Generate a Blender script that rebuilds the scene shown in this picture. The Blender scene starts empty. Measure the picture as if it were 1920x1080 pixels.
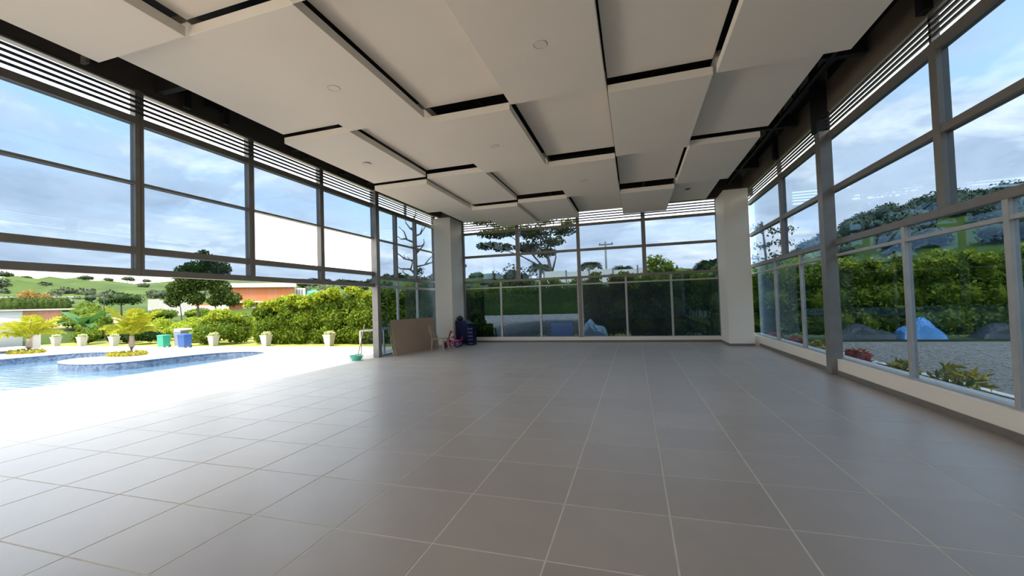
import bpy, math, random
import numpy as np
from mathutils import Vector, Matrix

sc = bpy.context.scene
COL = sc.collection

# ------------------------------------------------------------------ camera
CAM_LOC = (3.568, -2.572, 1.551)
YAW, PITCH, ROLL = -0.3119, 0.0292, -0.0313
FPX = 804.72


def cam_axes():
    cy, sy, cp, sp = math.cos(YAW), math.sin(YAW), math.cos(PITCH), math.sin(PITCH)
    fwd = Vector((sy * cp, cy * cp, sp))
    right = Vector((cy, -sy, 0))
    up = right.cross(fwd)
    cr, sr = math.cos(ROLL), math.sin(ROLL)
    return cr * right + sr * up, -sr * right + cr * up, fwd


r_, u_, f_ = cam_axes()
cd = bpy.data.cameras.new('camera')
cd.sensor_width = 36.0
cd.lens = FPX / 1920 * 36.0
cd.shift_x = (960 - 928.79) / 1920
cd.shift_y = (545.94 - 540) / 1920
cd.clip_start = 0.05
cd.clip_end = 2000
cam = bpy.data.objects.new('camera', cd)
COL.objects.link(cam)
m = Matrix((r_, u_, -f_)).transposed().to_4x4()
m.translation = CAM_LOC
cam.matrix_world = m
sc.camera = cam

# ------------------------------------------------------------------ light
sc.view_settings.view_transform = 'Standard'
sc.view_settings.look = 'None'
sc.view_settings.gamma = 1.0
sc.view_settings.use_curve_mapping = False
sc.view_settings.exposure = 0.86
sc.cycles.max_bounces = 10
sc.cycles.diffuse_bounces = 5
sc.cycles.glossy_bounces = 4
sc.cycles.transparent_max_bounces = 32
sc.cycles.transmission_bounces = 6
sc.cycles.sample_clamp_indirect = 6.0
sc.cycles.caustics_reflective = False
sc.cycles.caustics_refractive = False
sc.cycles.use_denoising = True

W = bpy.data.worlds.new('sky')
sc.world = W
W.use_nodes = True
nt = W.node_tree
nt.nodes.clear()


def N(tree, typ, **kw):
    n = tree.nodes.new(typ)
    for k, v in kw.items():
        setattr(n, k, v)
    return n


def MATH(tree, op, a, b=None, clamp=False):
    n = tree.nodes.new('ShaderNodeMath')
    n.operation = op
    n.use_clamp = clamp
    for i, v in enumerate((a, b)):
        if v is None:
            continue
        if isinstance(v, (int, float)):
            n.inputs[i].default_value = v
        else:
            tree.links.new(v, n.inputs[i])
    return n.outputs[0]


def MIXC(tree, fac, a, b):
    n = tree.nodes.new('ShaderNodeMix')
    n.data_type = 'RGBA'
    for sock, v in ((n.inputs[0], fac), (n.inputs[6], a), (n.inputs[7], b)):
        if isinstance(v, (int, float)):
            sock.default_value = v
        elif isinstance(v, tuple):
            sock.default_value = (*v, 1) if len(v) == 3 else v
        else:
            tree.links.new(v, sock)
    return n.outputs[2]


def RAMP(tree, fac, stops):
    n = tree.nodes.new('ShaderNodeValToRGB')
    cr = n.color_ramp
    while len(cr.elements) < len(stops):
        cr.elements.new(0.5)
    for e, (p, c) in zip(cr.elements, stops):
        e.position = p
        e.color = (*c, 1) if isinstance(c, tuple) else (c, c, c, 1)
    tree.links.new(fac, n.inputs[0])
    return n.outputs[0]


tc = N(nt, 'ShaderNodeTexCoord')
sep = N(nt, 'ShaderNodeSeparateXYZ')
nt.links.new(tc.outputs['Generated'], sep.inputs[0])
zz = MATH(nt, 'MAXIMUM', sep.outputs[2], 0.0)
den = MATH(nt, 'ADD', zz, 0.16)
cmb = N(nt, 'ShaderNodeCombineXYZ')
nt.links.new(MATH(nt, 'DIVIDE', sep.outputs[0], den), cmb.inputs[0])
nt.links.new(MATH(nt, 'DIVIDE', sep.outputs[1], den), cmb.inputs[1])


def CLOUD(scale, detail, off, rough=0.55):
    mp = N(nt, 'ShaderNodeMapping')
    mp.inputs['Location'].default_value = off
    nt.links.new(cmb.outputs[0], mp.inputs[0])
    n = N(nt, 'ShaderNodeTexNoise')
    n.inputs['Scale'].default_value = scale
    n.inputs['Detail'].default_value = detail
    n.inputs['Roughness'].default_value = rough
    n.inputs['Distortion'].default_value = 0.3
    nt.links.new(mp.outputs[0], n.inputs['Vector'])
    return n.outputs['Fac']


base = RAMP(nt, zz, [(0.0, (1.70, 1.46, 1.28)), (0.09, (1.55, 1.44, 1.38)), (0.22, (1.10, 1.34, 1.58)), (0.5, (0.88, 1.28, 1.66)), (1.0, (0.9, 1.25, 1.65))])
c1 = CLOUD(0.75, 7, (3.1, 7.7, 0.0))
c2 = CLOUD(1.5, 9, (11.3, 2.6, 1.0), 0.62)
c3 = CLOUD(1.1, 8, (5.3, 1.2, 4.0), 0.6)
grey = RAMP(nt, c1, [(0.42, 0.0), (0.54, 1.0)])
greyc = RAMP(nt, c2, [(0.32, (0.74, 0.80, 0.92)), (0.68, (1.34, 1.34, 1.38))])
skyc = MIXC(nt, MATH(nt, 'MULTIPLY', grey, 0.85), base, greyc)
bright = RAMP(nt, c3, [(0.54, 0.0), (0.64, 1.0)])
skyc = MIXC(nt, MATH(nt, 'MULTIPLY', bright, 0.75), skyc, (2.05, 1.90, 1.74))
below = MATH(nt, 'MULTIPLY', MATH(nt, 'MAXIMUM', MATH(nt, 'MULTIPLY', sep.outputs[2], -1.0), 0.0), 12.0, True)
skyc = MIXC(nt, below, skyc, (0.25, 0.28, 0.22))
bg = N(nt, 'ShaderNodeBackground')
bg.inputs['Strength'].default_value = 1.3
nt.links.new(skyc, bg.inputs[0])
wo = N(nt, 'ShaderNodeOutputWorld')
nt.links.new(bg.outputs[0], wo.inputs[0])

sl = bpy.data.lights.new('sun', 'SUN')
sl.energy = 4.2
sl.color = (1.0, 0.86, 0.68)
sl.angle = math.radians(14)
so = bpy.data.objects.new('sun', sl)
COL.objects.link(so)
so.rotation_euler = Vector((-0.02, 0.55, -1.0)).to_track_quat('-Z', 'Y').to_euler()

# ------------------------------------------------------------------ materials
MATS = {}


def pm(name, c1, c2=None, scale=6.0, rough=0.6, bump=0.0, metal=0.0, spec=0.5, bscale=None, stretch=None, trans=0.0, perobj=0.0, island=False):
    """principled material with a procedural colour variation and fine relief"""
    if name in MATS:
        return MATS[name]
    mt = bpy.data.materials.new(name)
    mt.use_nodes = True
    t = mt.node_tree
    b = t.nodes['Principled BSDF']
    c2 = c2 or tuple(v * 0.86 for v in c1)
    co = N(t, 'ShaderNodeTexCoord')
    vec = co.outputs['Object']
    if stretch:
        mp = N(t, 'ShaderNodeMapping')
        mp.inputs['Scale'].default_value = stretch
        t.links.new(vec, mp.inputs[0])
        vec = mp.outputs[0]
    nz = N(t, 'ShaderNodeTexNoise')
    nz.inputs['Scale'].default_value = scale
    nz.inputs['Detail'].default_value = 4
    t.links.new(vec, nz.inputs['Vector'])
    if island:
        g = N(t, 'ShaderNodeNewGeometry')
        fac = g.outputs['Random Per Island']
    else:
        fac = RAMP(t, nz.outputs['Fac'], [(0.3, 0.0), (0.7, 1.0)])
    col = MIXC(t, fac, c1, c2)
    if perobj:
        oi = N(t, 'ShaderNodeObjectInfo')
        hs = N(t, 'ShaderNodeHueSaturation')
        t.links.new(MATH(t, 'ADD', MATH(t, 'MULTIPLY', oi.outputs['Random'], perobj), 1 - perobj / 2), hs.inputs['Value'])
        t.links.new(col, hs.inputs['Color'])
        col = hs.outputs[0]
    t.links.new(col, b.inputs['Base Color'])
    b.inputs['Roughness'].default_value = rough
    b.inputs['Metallic'].default_value = metal
    b.inputs['Specular IOR Level'].default_value = 0.12 if (trans or rough > .93) else spec
    if bump:
        bp = N(t, 'ShaderNodeBump')
        bp.inputs['Strength'].default_value = bump
        bp.inputs['Distance'].default_value = 0.02
        n2 = N(t, 'ShaderNodeTexNoise')
        n2.inputs['Scale'].default_value = bscale or scale * 6
        n2.inputs['Detail'].default_value = 5
        t.links.new(vec, n2.inputs['Vector'])
        t.links.new(n2.outputs['Fac'], bp.inputs['Height'])
        t.links.new(bp.outputs[0], b.inputs['Normal'])
    if trans:
        tr = N(t, 'ShaderNodeBsdfTranslucent')
        t.links.new(col, tr.inputs[0])
        mx = N(t, 'ShaderNodeMixShader')
        mx.inputs[0].default_value = trans
        out = t.nodes['Material Output']
        t.links.new(b.outputs[0], mx.inputs[1])
        t.links.new(tr.outputs[0], mx.inputs[2])
        t.links.new(mx.outputs[0], out.inputs[0])
    MATS[name] = mt
    return mt


def glass(name, tint, refl, base=0.05, gain=0.75):
    mt = bpy.data.materials.new(name)
    mt.use_nodes = True
    t = mt.node_tree
    t.nodes.clear()
    tr = N(t, 'ShaderNodeBsdfTransparent')
    nz = N(t, 'ShaderNodeTexNoise')
    nz.inputs['Scale'].default_value = 0.6
    co = N(t, 'ShaderNodeTexCoord')
    t.links.new(co.outputs['Object'], nz.inputs['Vector'])
    t.links.new(MIXC(t, nz.outputs['Fac'], tint, tuple(v * 0.97 for v in tint)), tr.inputs[0])
    gl = N(t, 'ShaderNodeBsdfGlossy')
    gl.inputs['Color'].default_value = (*refl, 1)
    gl.inputs['Roughness'].default_value = 0.0
    lw = N(t, 'ShaderNodeLayerWeight')
    lw.inputs['Blend'].default_value = 0.5
    f4 = MATH(t, 'POWER', lw.outputs['Facing'], 4.0)
    fac = MATH(t, 'ADD', MATH(t, 'MULTIPLY', f4, gain), base, True)
    mx = N(t, 'ShaderNodeMixShader')
    t.links.new(fac, mx.inputs[0])
    t.links.new(tr.outputs[0], mx.inputs[1])
    t.links.new(gl.outputs[0], mx.inputs[2])
    o = N(t, 'ShaderNodeOutputMaterial')
    t.links.new(mx.outputs[0], o.inputs[0])
    return mt


M_GLASS = glass('tinted_glass', (0.475, 0.54, 0.60), (0.50, 0.72, 1.0), 0.05, 0.45)
M_CLEAR = glass('clear_glass', (0.93, 0.96, 0.95), (1, 1, 1), 0.03, 0.5)
M_TILE = pm('floor_tile', (0.44, 0.368, 0.305), (0.405, 0.338, 0.28), 3.0, 0.36, 0.012, spec=0.8, bscale=40, perobj=0.10)
M_GROUT = pm('grout', (0.80, 0.72, 0.58), (0.68, 0.60, 0.48), 8, 0.9)
M_DECK = pm('pale_deck', (0.84, 0.735, 0.62), (0.80, 0.695, 0.585), 0.5, 0.75, 0.05, bscale=30)
M_FRAME = pm('grey_frame', (0.25, 0.228, 0.21), (0.215, 0.198, 0.182), 5, 0.45, metal=0.2)
M_ALU = pm('light_aluminium', (0.52, 0.51, 0.49), (0.44, 0.43, 0.42), 5, 0.42, metal=0.3)
M_POST = pm('steel_post', (0.27, 0.26, 0.25), (0.22, 0.21, 0.20), 4, 0.45, metal=0.3)
M_SLAT = pm('louvre_slat', (0.085, 0.078, 0.085), (0.07, 0.065, 0.075), 5, 0.5)
M_FASCIA = pm('dark_fascia', (0.075, 0.065, 0.055), (0.06, 0.052, 0.045), 2, 0.7)
M_BLACK = pm('black_steel', (0.014, 0.014, 0.016), (0.01, 0.01, 0.01), 5, 0.6)
M_PANEL = pm('ceiling_board', (0.88, 0.82, 0.74), (0.855, 0.795, 0.72), 1.2, 0.8, 0.01)
M_WHITE = pm('cream_paint', (0.88, 0.80, 0.69), (0.85, 0.77, 0.66), 1.5, 0.7, 0.02)
M_LAMPW = pm('lamp_white', (0.62, 0.60, 0.58), (0.58, 0.56, 0.54), 4, 0.4)
M_LENS = pm('lamp_lens', (0.84, 0.79, 0.73), (0.82, 0.77, 0.71), 4, 0.5)
M_SKIRT = pm('skirting_tile', (0.20, 0.175, 0.15), (0.17, 0.15, 0.13), 4, 0.4)
M_WATER = None

# ------------------------------------------------------------------ mesh helpers


class MB:
    def __init__(s):
        s.v, s.f = [], []

    def add(s, vs, fs):
        o = len(s.v)
        s.v += [tuple(v) for v in vs]
        s.f += [tuple(i + o for i in f) for f in fs]
        return s

    def box(s, x0, x1, y0, y1, z0, z1, b=0.0):
        x0, x1 = min(x0, x1), max(x0, x1)
        y0, y1 = min(y0, y1), max(y0, y1)
        if b <= 0:
            vs = [(x, y, z) for z in (z0, z1) for x, y in ((x0, y0), (x1, y0), (x1, y1), (x0, y1))]
            return s.add(vs, [(3, 2, 1, 0), (4, 5, 6, 7), (0, 1, 5, 4), (1, 2, 6, 5), (2, 3, 7, 6), (3, 0, 4, 7)])
        # chamfered at top and bottom rims
        rings = []
        for z, i in ((z0, b), (z0 + b, 0), (z1 - b, 0), (z1, b)):
            rings.append([(x0 + i, y0 + i, z), (x1 - i, y0 + i, z), (x1 - i, y1 - i, z), (x0 + i, y1 - i, z)])
        return s.loft(rings)

    def loft(s, rings, cap=True):
        n = len(rings[0])
        vs = [p for r in rings for p in r]
        fs = []
        for k in range(len(rings) - 1):
            for i in range(n):
                j = (i + 1) % n
                fs.append((k * n + i, k * n + j, (k + 1) * n + j, (k + 1) * n + i))
        if cap:
            fs.append(tuple(range(n))[::-1])
            fs.append(tuple((len(rings) - 1) * n + i for i in range(n)))
        return s.add(vs, fs)

    def lathe(s, cx, cy, prof, n=16):
        return s.loft([[(cx + r * math.cos(2 * math.pi * i / n), cy + r * math.sin(2 * math.pi * i / n), z) for i in range(n)] for r, z in prof])

    def tube(s, pts, rad, n=6):
        rings = []
        pts = [Vector(p) for p in pts]
        for i, p in enumerate(pts):
            d = (pts[min(i + 1, len(pts) - 1)] - pts[max(i - 1, 0)]).normalized()
            a = d.cross(Vector((0, 0, 1)))
            if a.length < 0.05:
                a = d.cross(Vector((1, 0, 0)))
            a.normalize()
            b = d.cross(a)
            r = rad[i] if isinstance(rad, (list, tuple)) else rad
            rings.append([p + a * (r * math.cos(2 * math.pi * k / n)) + b * (r * math.sin(2 * math.pi * k / n)) for k in range(n)])
        return s.loft(rings)

    def bar(s, p, q, w, h=None):
        """rectangular bar from p to q"""
        p, q = Vector(p), Vector(q)
        d = (q - p).normalized()
        a = d.cross(Vector((0, 0, 1)))
        if a.length < 0.05:
            a = Vector((1, 0, 0))
        a.normalize()
        b = d.cross(a)
        h = h or w
        r = [[c + a * (w / 2 * sx) + b * (h / 2 * sy) for sx, sy in ((-1, -1), (1, -1), (1, 1), (-1, 1))] for c in (p, q)]
        return s.loft(r)

    def hexa(s, b4, t4):
        return s.loft([b4, t4])

    def torus(s, c, R, r, axis='z', n=20, k=8):
        vs, fs = [], []
        for i in range(n):
            a = 2 * math.pi * i / n
            for j in range(k):
                t = 2 * math.pi * j / k
                u, v, w = (R + r * math.cos(t)) * math.cos(a), (R + r * math.cos(t)) * math.sin(a), r * math.sin(t)
                p = {'z': (u, v, w), 'y': (u, w, v), 'x': (w, u, v)}[axis]
                vs.append((c[0] + p[0], c[1] + p[1], c[2] + p[2]))
        for i in range(n):
            for j in range(k):
                fs.append((i * k + j, ((i + 1) % n) * k + j, ((i + 1) % n) * k + (j + 1) % k, i * k + (j + 1) % k))
        return s.add(vs, fs)

    def mesh(s, name, mat, smooth=False):
        me = bpy.data.meshes.new(name)
        me.from_pydata(s.v, [], s.f)
        me.validate()
        import bmesh
        bm = bmesh.new()
        bm.from_mesh(me)
        bmesh.ops.recalc_face_normals(bm, faces=bm.faces)
        bm.to_mesh(me)
        bm.free()
        if mat:
            me.materials.append(mat)
        if smooth:
            me.polygons.foreach_set('use_smooth', [True] * len(me.polygons))
        return me

    def build(s, name, mat, parent=None, smooth=False):
        o = bpy.data.objects.new(name, s.mesh(name, mat, smooth))
        COL.objects.link(o)
        if parent:
            o.parent = parent
        return o


def tag(o, label=None, cat=None, group=None, kind=None):
    if label:
        o['label'] = label
    if cat:
        o['category'] = cat
    if group:
        o['group'] = group
    if kind:
        o['kind'] = kind
    return o


def empty(name, loc=(0, 0, 0), label=None, cat=None, group=None, kind=None):
    o = bpy.data.objects.new(name, None)
    o.empty_display_size = 0.1
    o.location = loc
    COL.objects.link(o)
    return tag(o, label, cat, group, kind)


def part(mb, name, mat, root, smooth=False, kind=None):
    """mesh given in world coordinates, parented to an unrotated empty"""
    o = mb.build(name, mat, None, smooth)
    L = root.location
    p = root
    off = Vector((0, 0, 0))
    while p:
        off += Vector(p.location)
        p = p.parent
    if off.length:
        o.data.transform(Matrix.Translation(-off))
    o.parent = root
    if kind:
        o['kind'] = kind
    return o


def copy_tree(o, parent=None):
    c = o.copy()
    COL.objects.link(c)
    if parent:
        c.parent = parent
    for ch in o.children:
        copy_tree(ch, c)
    return c


def np_quads(name, V, mat, parent=None, extra=None, kind=None):
    """V: (n,4,3) quads"""
    n = len(V)
    vs = V.reshape(-1, 3)
    fi = np.arange(n * 4, dtype=np.int32)
    st = np.arange(n, dtype=np.int32) * 4
    if extra is not None:
        ev, ef = extra
        fi = np.concatenate([fi, (ef + len(vs)).ravel()]).astype(np.int32)
        st = np.concatenate([st, n * 4 + np.arange(len(ef), dtype=np.int32) * ef.shape[1]]).astype(np.int32)
        vs = np.concatenate([vs, ev])
    me = bpy.data.meshes.new(name)
    me.vertices.add(len(vs))
    me.vertices.foreach_set('co', vs.astype(np.float32).ravel())
    me.loops.add(len(fi))
    me.loops.foreach_set('vertex_index', fi)
    me.polygons.add(len(st))
    me.polygons.foreach_set('loop_start', st)
    me.update(calc_edges=True)
    me.materials.append(mat)
    o = bpy.data.objects.new(name, me)
    COL.objects.link(o)
    if parent:
        o.parent = parent
        o.matrix_parent_inverse = Matrix.Translation(-Vector(parent.location))
    if kind:
        o['kind'] = kind
    return o


def leaf_quads(C, size, rng, up=0.35, aspect=0.5):
    n = len(C)
    nr = rng.normal(size=(n, 3))
    nr[:, 2] += up
    nr /= np.linalg.norm(nr, axis=1, keepdims=True)
    a = np.cross(nr, rng.normal(size=(n, 3)))
    a /= np.linalg.norm(a, axis=1, keepdims=True) + 1e-9
    b = np.cross(nr, a)
    s = size * rng.uniform(0.6, 1.3, size=(n, 1))
    a = a * s * 0.5
    b = b * s * aspect * 0.5
    return np.stack([C - a, C + b + a * 0.1, C + a, C - b + a * 0.1], axis=1)


def ico(n=2):
    import bmesh
    bm = bmesh.new()
    bmesh.ops.create_icosphere(bm, subdivisions=n, radius=1)
    v = np.array([x.co[:] for x in bm.verts])
    f = np.array([[x.index for x in p.verts] for p in bm.faces])
    bm.free()
    return v, f


ICO = ico(2)


def blob_foliage(name, blobs, n, size, mat, rng, parent, core=0.8, shell=0.35, kind=None, up=0.35, aspect=0.5, floor=None):
    """leaves spread through the outer part of ellipsoid blobs (cx,cy,cz,rx,ry,rz), with a dense inner mass"""
    vol = np.array([b[3] * b[4] + b[4] * b[5] + b[3] * b[5] for b in blobs])
    cnt = np.maximum(1, (n * vol / vol.sum()).astype(int))
    P = []
    for b, k in zip(blobs, cnt):
        d = rng.normal(size=(k, 3))
        d /= np.linalg.norm(d, axis=1, keepdims=True)
        r = 1 - shell * rng.uniform(0, 1, size=(k, 1)) ** 1.5 + rng.normal(size=(k, 1)) * 0.05
        P.append(np.array(b[:3]) + d * r * np.array(b[3:6]))
    P = np.concatenate(P)
    if floor is not None:
        P[:, 2] = np.where(P[:, 2] < floor, floor + np.abs(P[:, 2] - floor) * 0.3, P[:, 2])
    Q = leaf_quads(P, size, rng, up, aspect)
    extra = None
    if core:
        ev, ef, o = [], [], 0
        for b in blobs:
            v = ICO[0] * (1 + rng.normal(size=(len(ICO[0]), 1)) * 0.07) * core * np.array(b[3:6]) + np.array(b[:3])
            if floor is not None:
                v[:, 2] = np.maximum(v[:, 2], floor - 0.02)
            ev.append(v)
            ef.append(ICO[1] + o)
            o += len(v)
        extra = (np.concatenate(ev), np.concatenate(ef))
    return np_quads(name, Q, mat, parent, extra, kind)


def sm(a, b, x):
    t = min(1, max(0, (x - a) / (b - a)))
    return t * t * (3 - 2 * t)


# ================================================================== STRUCTURE
# ---- floor of large tiles on a bed of grout
fl = MB().box(-4.15, 7.5, -6.1, 13.95, -0.20, -0.0016).build('floor', M_GROUT)
tag(fl, 'floor of large taupe porcelain tiles with pale joints', 'floor', kind='structure')
rest = MB()
J = 0.006
tile_cache = {}
xs = [-4.15] + [0.75 * k for k in range(-5, 10)] + [7.2]
ys = [-6.1] + [0.75 * k for k in range(-8, 19)] + [13.86]
for i in range(len(xs) - 1):
    for j in range(len(ys) - 1):
        x0, x1, y0, y1 = xs[i] + J, xs[i + 1] - J, ys[j] + J, ys[j + 1] - J
        if x1 - x0 < 0.02 or y1 - y0 < 0.02:
            continue
        if -0.8 < ys[j] < 11.9:
            w, h = round(x1 - x0, 3), round(y1 - y0, 3)
            if (w, h) not in tile_cache:
                tile_cache[(w, h)] = MB().box(-w / 2, w / 2, -h / 2, h / 2, -0.010, 0.0, 0.0008).mesh('tile', M_TILE)
            o = bpy.data.objects.new('tile', tile_cache[(w, h)])
            o.location = ((x0 + x1) / 2, (y0 + y1) / 2, 0)
            COL.objects.link(o)
            o.parent = fl
        else:
            rest.box(x0, x1, y0, y1, -0.010, 0.0)
rest.build('outlying_tiles', M_TILE, fl)['kind'] = 'stuff'

# ---- kerbs, skirtings, fascias
wr = empty('wall_right', (7.2, 4, 0), 'low cream kerb and brown fascia of the right glazed wall', 'wall', kind='structure')
part(MB().box(7.2, 7.55, -6.1, 13.95, 0, 0.30, 0.008), 'kerb', M_WHITE, wr)
part(MB().box(7.25, 7.29, -6.1, 13.95, 5.08, 5.62), 'fascia', pm('brown_fascia', (0.20, 0.165, 0.13), (0.17, 0.14, 0.11), 2, 0.7), wr)
part(MB().box(7.5, 7.6, -6.1, 13.95, 5.55, 6.1), 'upper_fascia', M_BLACK, wr)
for y in (4.2, 10.2):
    part(MB().box(7.15, 7.26, y - 0.08, y + 0.08, 5.06, 5.95), 'stiffener', M_BLACK, wr)
br = MB().box(7.185, 7.2, -6.1, 12.5, 0, 0.085).build('baseboard_right', M_SKIRT)
tag(br, 'brown tile skirting along the right kerb', 'baseboard', kind='structure')
wb = empty('wall_back', (1.6, 13.9, 0), 'low cream kerb and dark fascia of the back glazed wall', 'wall', kind='structure')
part(MB().box(-3.2, 6.6, 13.86, 14.15, 0, 0.19, 0.008), 'kerb', M_WHITE, wb)
part(MB().box(-4.2, 7.55, 13.93, 14.1, 4.98, 6.1), 'fascia', M_FASCIA, wb)
bb = MB().box(-3.12, 6.37, 13.845, 13.86, 0, 0.075).build('baseboard_back', M_SKIRT)
tag(bb, 'brown tile skirting along the back kerb', 'baseboard', kind='structure')
wl = empty('wall_left', (-4.1, 4, 5.2), 'dark fascia beam above the left louvres', 'wall', kind='structure')
part(MB().box(-4.25, -4.1, -6.1, 13.95, 5.25, 6.1), 'fascia', M_FASCIA, wl)
for y, z0, z1, w in ((3.05, 5.27, 5.75, 0.13), (3.83, 5.27, 5.6, 0.11), (6.0, 5.27, 5.6, 0.12), (7.4, 5.27, 5.6, 0.12), (1.55, 5.3, 5.42, 0.05)):
    part(MB().box(-4.1, -3.98, y - w / 2, y + w / 2, z0, z1), 'bracket', M_BLACK if y > 2 else M_POST, wl)
part(MB().bar((-4.04, 3.45, 5.52), (-4.04, 3.83, 5.52), 0.08), 'bracket', M_BLACK, wl)

wq = empty('wall_rear', (4, -6.2, 0), 'plain cream rear wall with a wide opening on the pool side', 'wall', kind='structure')
part(MB().box(-0.5, 7.55, -6.35, -6.1, -.05, 6.1), 'solid_wall', M_WHITE, wq)
part(MB().box(-4.25, -0.5, -6.35, -6.1, 3.8, 6.1), 'header', M_WHITE, wq)
# ---- pillars
pl = MB().box(-3.83, -3.12, 12.7, 13.93, 0, 4.97, 0.01).build('pillar', M_WHITE)
tag(pl, 'white square pillar in the back left corner, behind the board and tricycles', 'pillar', kind='structure')
pr = MB().box(6.37, 7.06, 12.5, 13.86, 0, 4.92, 0.01).build('pillar', M_WHITE)
tag(pr, 'white square pillar in the back right corner, clear floor before it', 'pillar', kind='structure')
b2 = MB().box(6.355, 7.06, 12.485, 12.5, 0, 0.075).box(6.355, 6.37, 12.5, 13.86, 0, 0.075).build('baseboard_pillar', M_SKIRT)
tag(b2, 'brown tile skirting round the right pillar', 'baseboard', kind='structure')
ps = empty('steel_post', (-4.1, 9.07, 0), 'slim grey steel post where the open side meets the fixed glazing', 'post', kind='structure')
part(MB().box(-4.2, -4.0, 8.98, 9.16, 0, 5.24, 0.004), 'shaft', M_POST, ps)
part(MB().box(-4.0, -3.985, 8.93, 9.21, 0, 0.012), 'base_plate', M_POST, ps)
ps = empty('steel_post', (7.25, 7.33, 0), 'broad grey steel post standing against the right kerb', 'post', kind='structure')
part(MB().box(7.1, 7.3, 7.22, 7.44, 0, 4.7, 0.004), 'shaft', M_POST, ps)
part(MB().box(7.06, 7.28, 7.2, 7.46, 4.7, 5.95, 0.004), 'shaft_head', M_BLACK, ps)

# ---- glazed walls
win_n = [0]


class Wall:
    def __init__(s, fn):
        s.fn = fn  # (u, w, z) -> xyz ; w grows outwards

    def box(s, u0, u1, w0, w1, z0, z1):
        a, b = s.fn(u0, w0, z0), s.fn(u1, w1, z1)
        return MB().box(a[0], b[0], a[1], b[1], a[2], b[2])

    def slat(s, u0, u1, zc, h, d, k=.022):
        """sloping louvre blade"""
        P = [s.fn(u0, -0.01, zc - h), s.fn(u0, d, zc - h + k), s.fn(u0, d, zc + h * 0.4 + k), s.fn(u0, -0.01, zc + h * 0.4)]
        Q = [s.fn(u1, -0.01, zc - h), s.fn(u1, d, zc - h + k), s.fn(u1, d, zc + h * 0.4 + k), s.fn(u1, -0.01, zc + h * 0.4)]
        return MB().loft([P, Q])


def window(wall, u0, u1, label, frames=(), lights=(), panes=(), louvre=None, splits=()):
    win_n[0] += 1
    c = wall.fn((u0 + u1) / 2, 0, 0)
    w = empty('window_%d' % win_n[0], c, label, 'window', kind='structure')
    for kind, a, b, z0, z1 in frames:
        e = 0.004 if kind in ('mullion', 'central_mullion', 'jamb') else 0.0
        part(wall.box(a, b, -e, 0.12 + e, z0 - e * .5, z1 + e * .5), kind, M_FRAME, w)
    for kind, a, b, z0, z1 in lights:
        e = 0.003 if kind == 'lower_mullion' else 0.0
        part(wall.box(a, b, 0.02 - e, 0.09 + e, z0 - e * .5, z1), kind, M_ALU, w)
    for a, b, z0, z1 in panes:
        part(wall.box(a, b, 0.055, 0.063, z0, z1), 'pane', M_GLASS, w)
    if louvre:
        z0, z1, n = louvre
        pitch = (z1 - z0) / n
        cuts = [u0] + list(splits) + [u1]
        for i in range(len(cuts) - 1):
            for k in range(1, n):
                part(wall.slat(cuts[i], cuts[i + 1], z0 + pitch * k, 0.029, 0.05, 0.03 if wall is WR else 0.02), 'slat', M_SLAT, w)
        for sp in splits:
            part(wall.box(sp - 0.025, sp + 0.025, -0.01, 0.08, z0, z1), 'louvre_mullion', M_FRAME, w)
    return w


WL = Wall(lambda u, w, z: (-4.1 - w, u, z))
WR = Wall(lambda u, w, z: (7.25 + w, u, z))
WB = Wall(lambda u, w, z: (u, 13.9 + w, z))

eL = [-6.05, -4.3, -2.1, 0.12, 2.32, 4.5, 6.67, 8.98]
names = ['rearmost', 'second rearmost', 'third rearmost', 'large left bay nearest the camera', 'left bay with the tree behind it', 'left bay with the first open pane', 'left bay beside the slim steel post']
for i in range(7):
    a, b = eL[i], eL[i + 1]
    last = i == 6
    e = b if last else b - 0.065
    s = a + 0.065
    fr = [('head_rail', s, e, 2.19, 2.30), ('transom', s, e, 2.55, 2.66), ('glazing_bar', s, e, 3.69, 3.73), ('louvre_sill', s, e, 4.69, 4.81), ('top_rail', s, e, 5.22, 5.26)]
    if not last:
        fr += [('mullion', b - 0.065, b + 0.01, 2.19, 5.26), ('mullion', b + 0.018, b + 0.065, 2.19, 5.26)]
    pn = [(s, e, 2.30, 2.55), (s, e, 3.73, 4.69)]
    if i < 5:
        pn.append((s, e, 2.66, 3.69))
    nm = names[i] if i > 2 else 'left glazed bay behind the camera, ' + names[i]
    window(WL, a, b, 'high grey framed glazing with louvres, ' + nm, fr, [], pn, (4.81, 5.22, 5))
# fixed glazing beyond the slim post
fx = [9.16, 10.36, 11.75, 13.4]
fxl = [9.16, 10.42, 11.82, 13.4]
fr, lt, pn = [], [], []
for i in range(3):
    a, b = fx[i], fx[i + 1]
    if i < 2:
        fr.append(('mullion', b - 0.05, b + 0.05, 2.45, 4.69))
        lt.append(('lower_mullion', fxl[i + 1] - 0.035, fxl[i + 1] + 0.035, 0, 2.45))
    pn += [(a + .02, b - .02, 3.73, 4.69), (a + .02, b - .02, 2.55, 3.70), (fxl[i] + .02, fxl[i + 1] - .02, 0.03, 2.17), (fxl[i] + .02, fxl[i + 1] - .02, 2.25, 2.45)]
fr += [('transom', 9.16, 13.4, 2.45, 2.55), ('glazing_bar', 9.16, 13.4, 3.69, 3.73), ('louvre_sill', 9.16, 13.4, 4.69, 4.81), ('top_rail', 9.16, 13.4, 5.2, 5.25), ('jamb', 13.3, 13.42, 0, 5.2)]
lt += [('lower_rail', 9.16, 13.4, 2.17, 2.25), ('floor_rail', 9.16, 13.4, 0.0, 0.03)]
window(WL, 9.16, 13.4, 'floor to ceiling fixed glazing behind the leaning brown board', fr, lt, pn, (4.81, 5.2, 5), [11.04])

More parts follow.
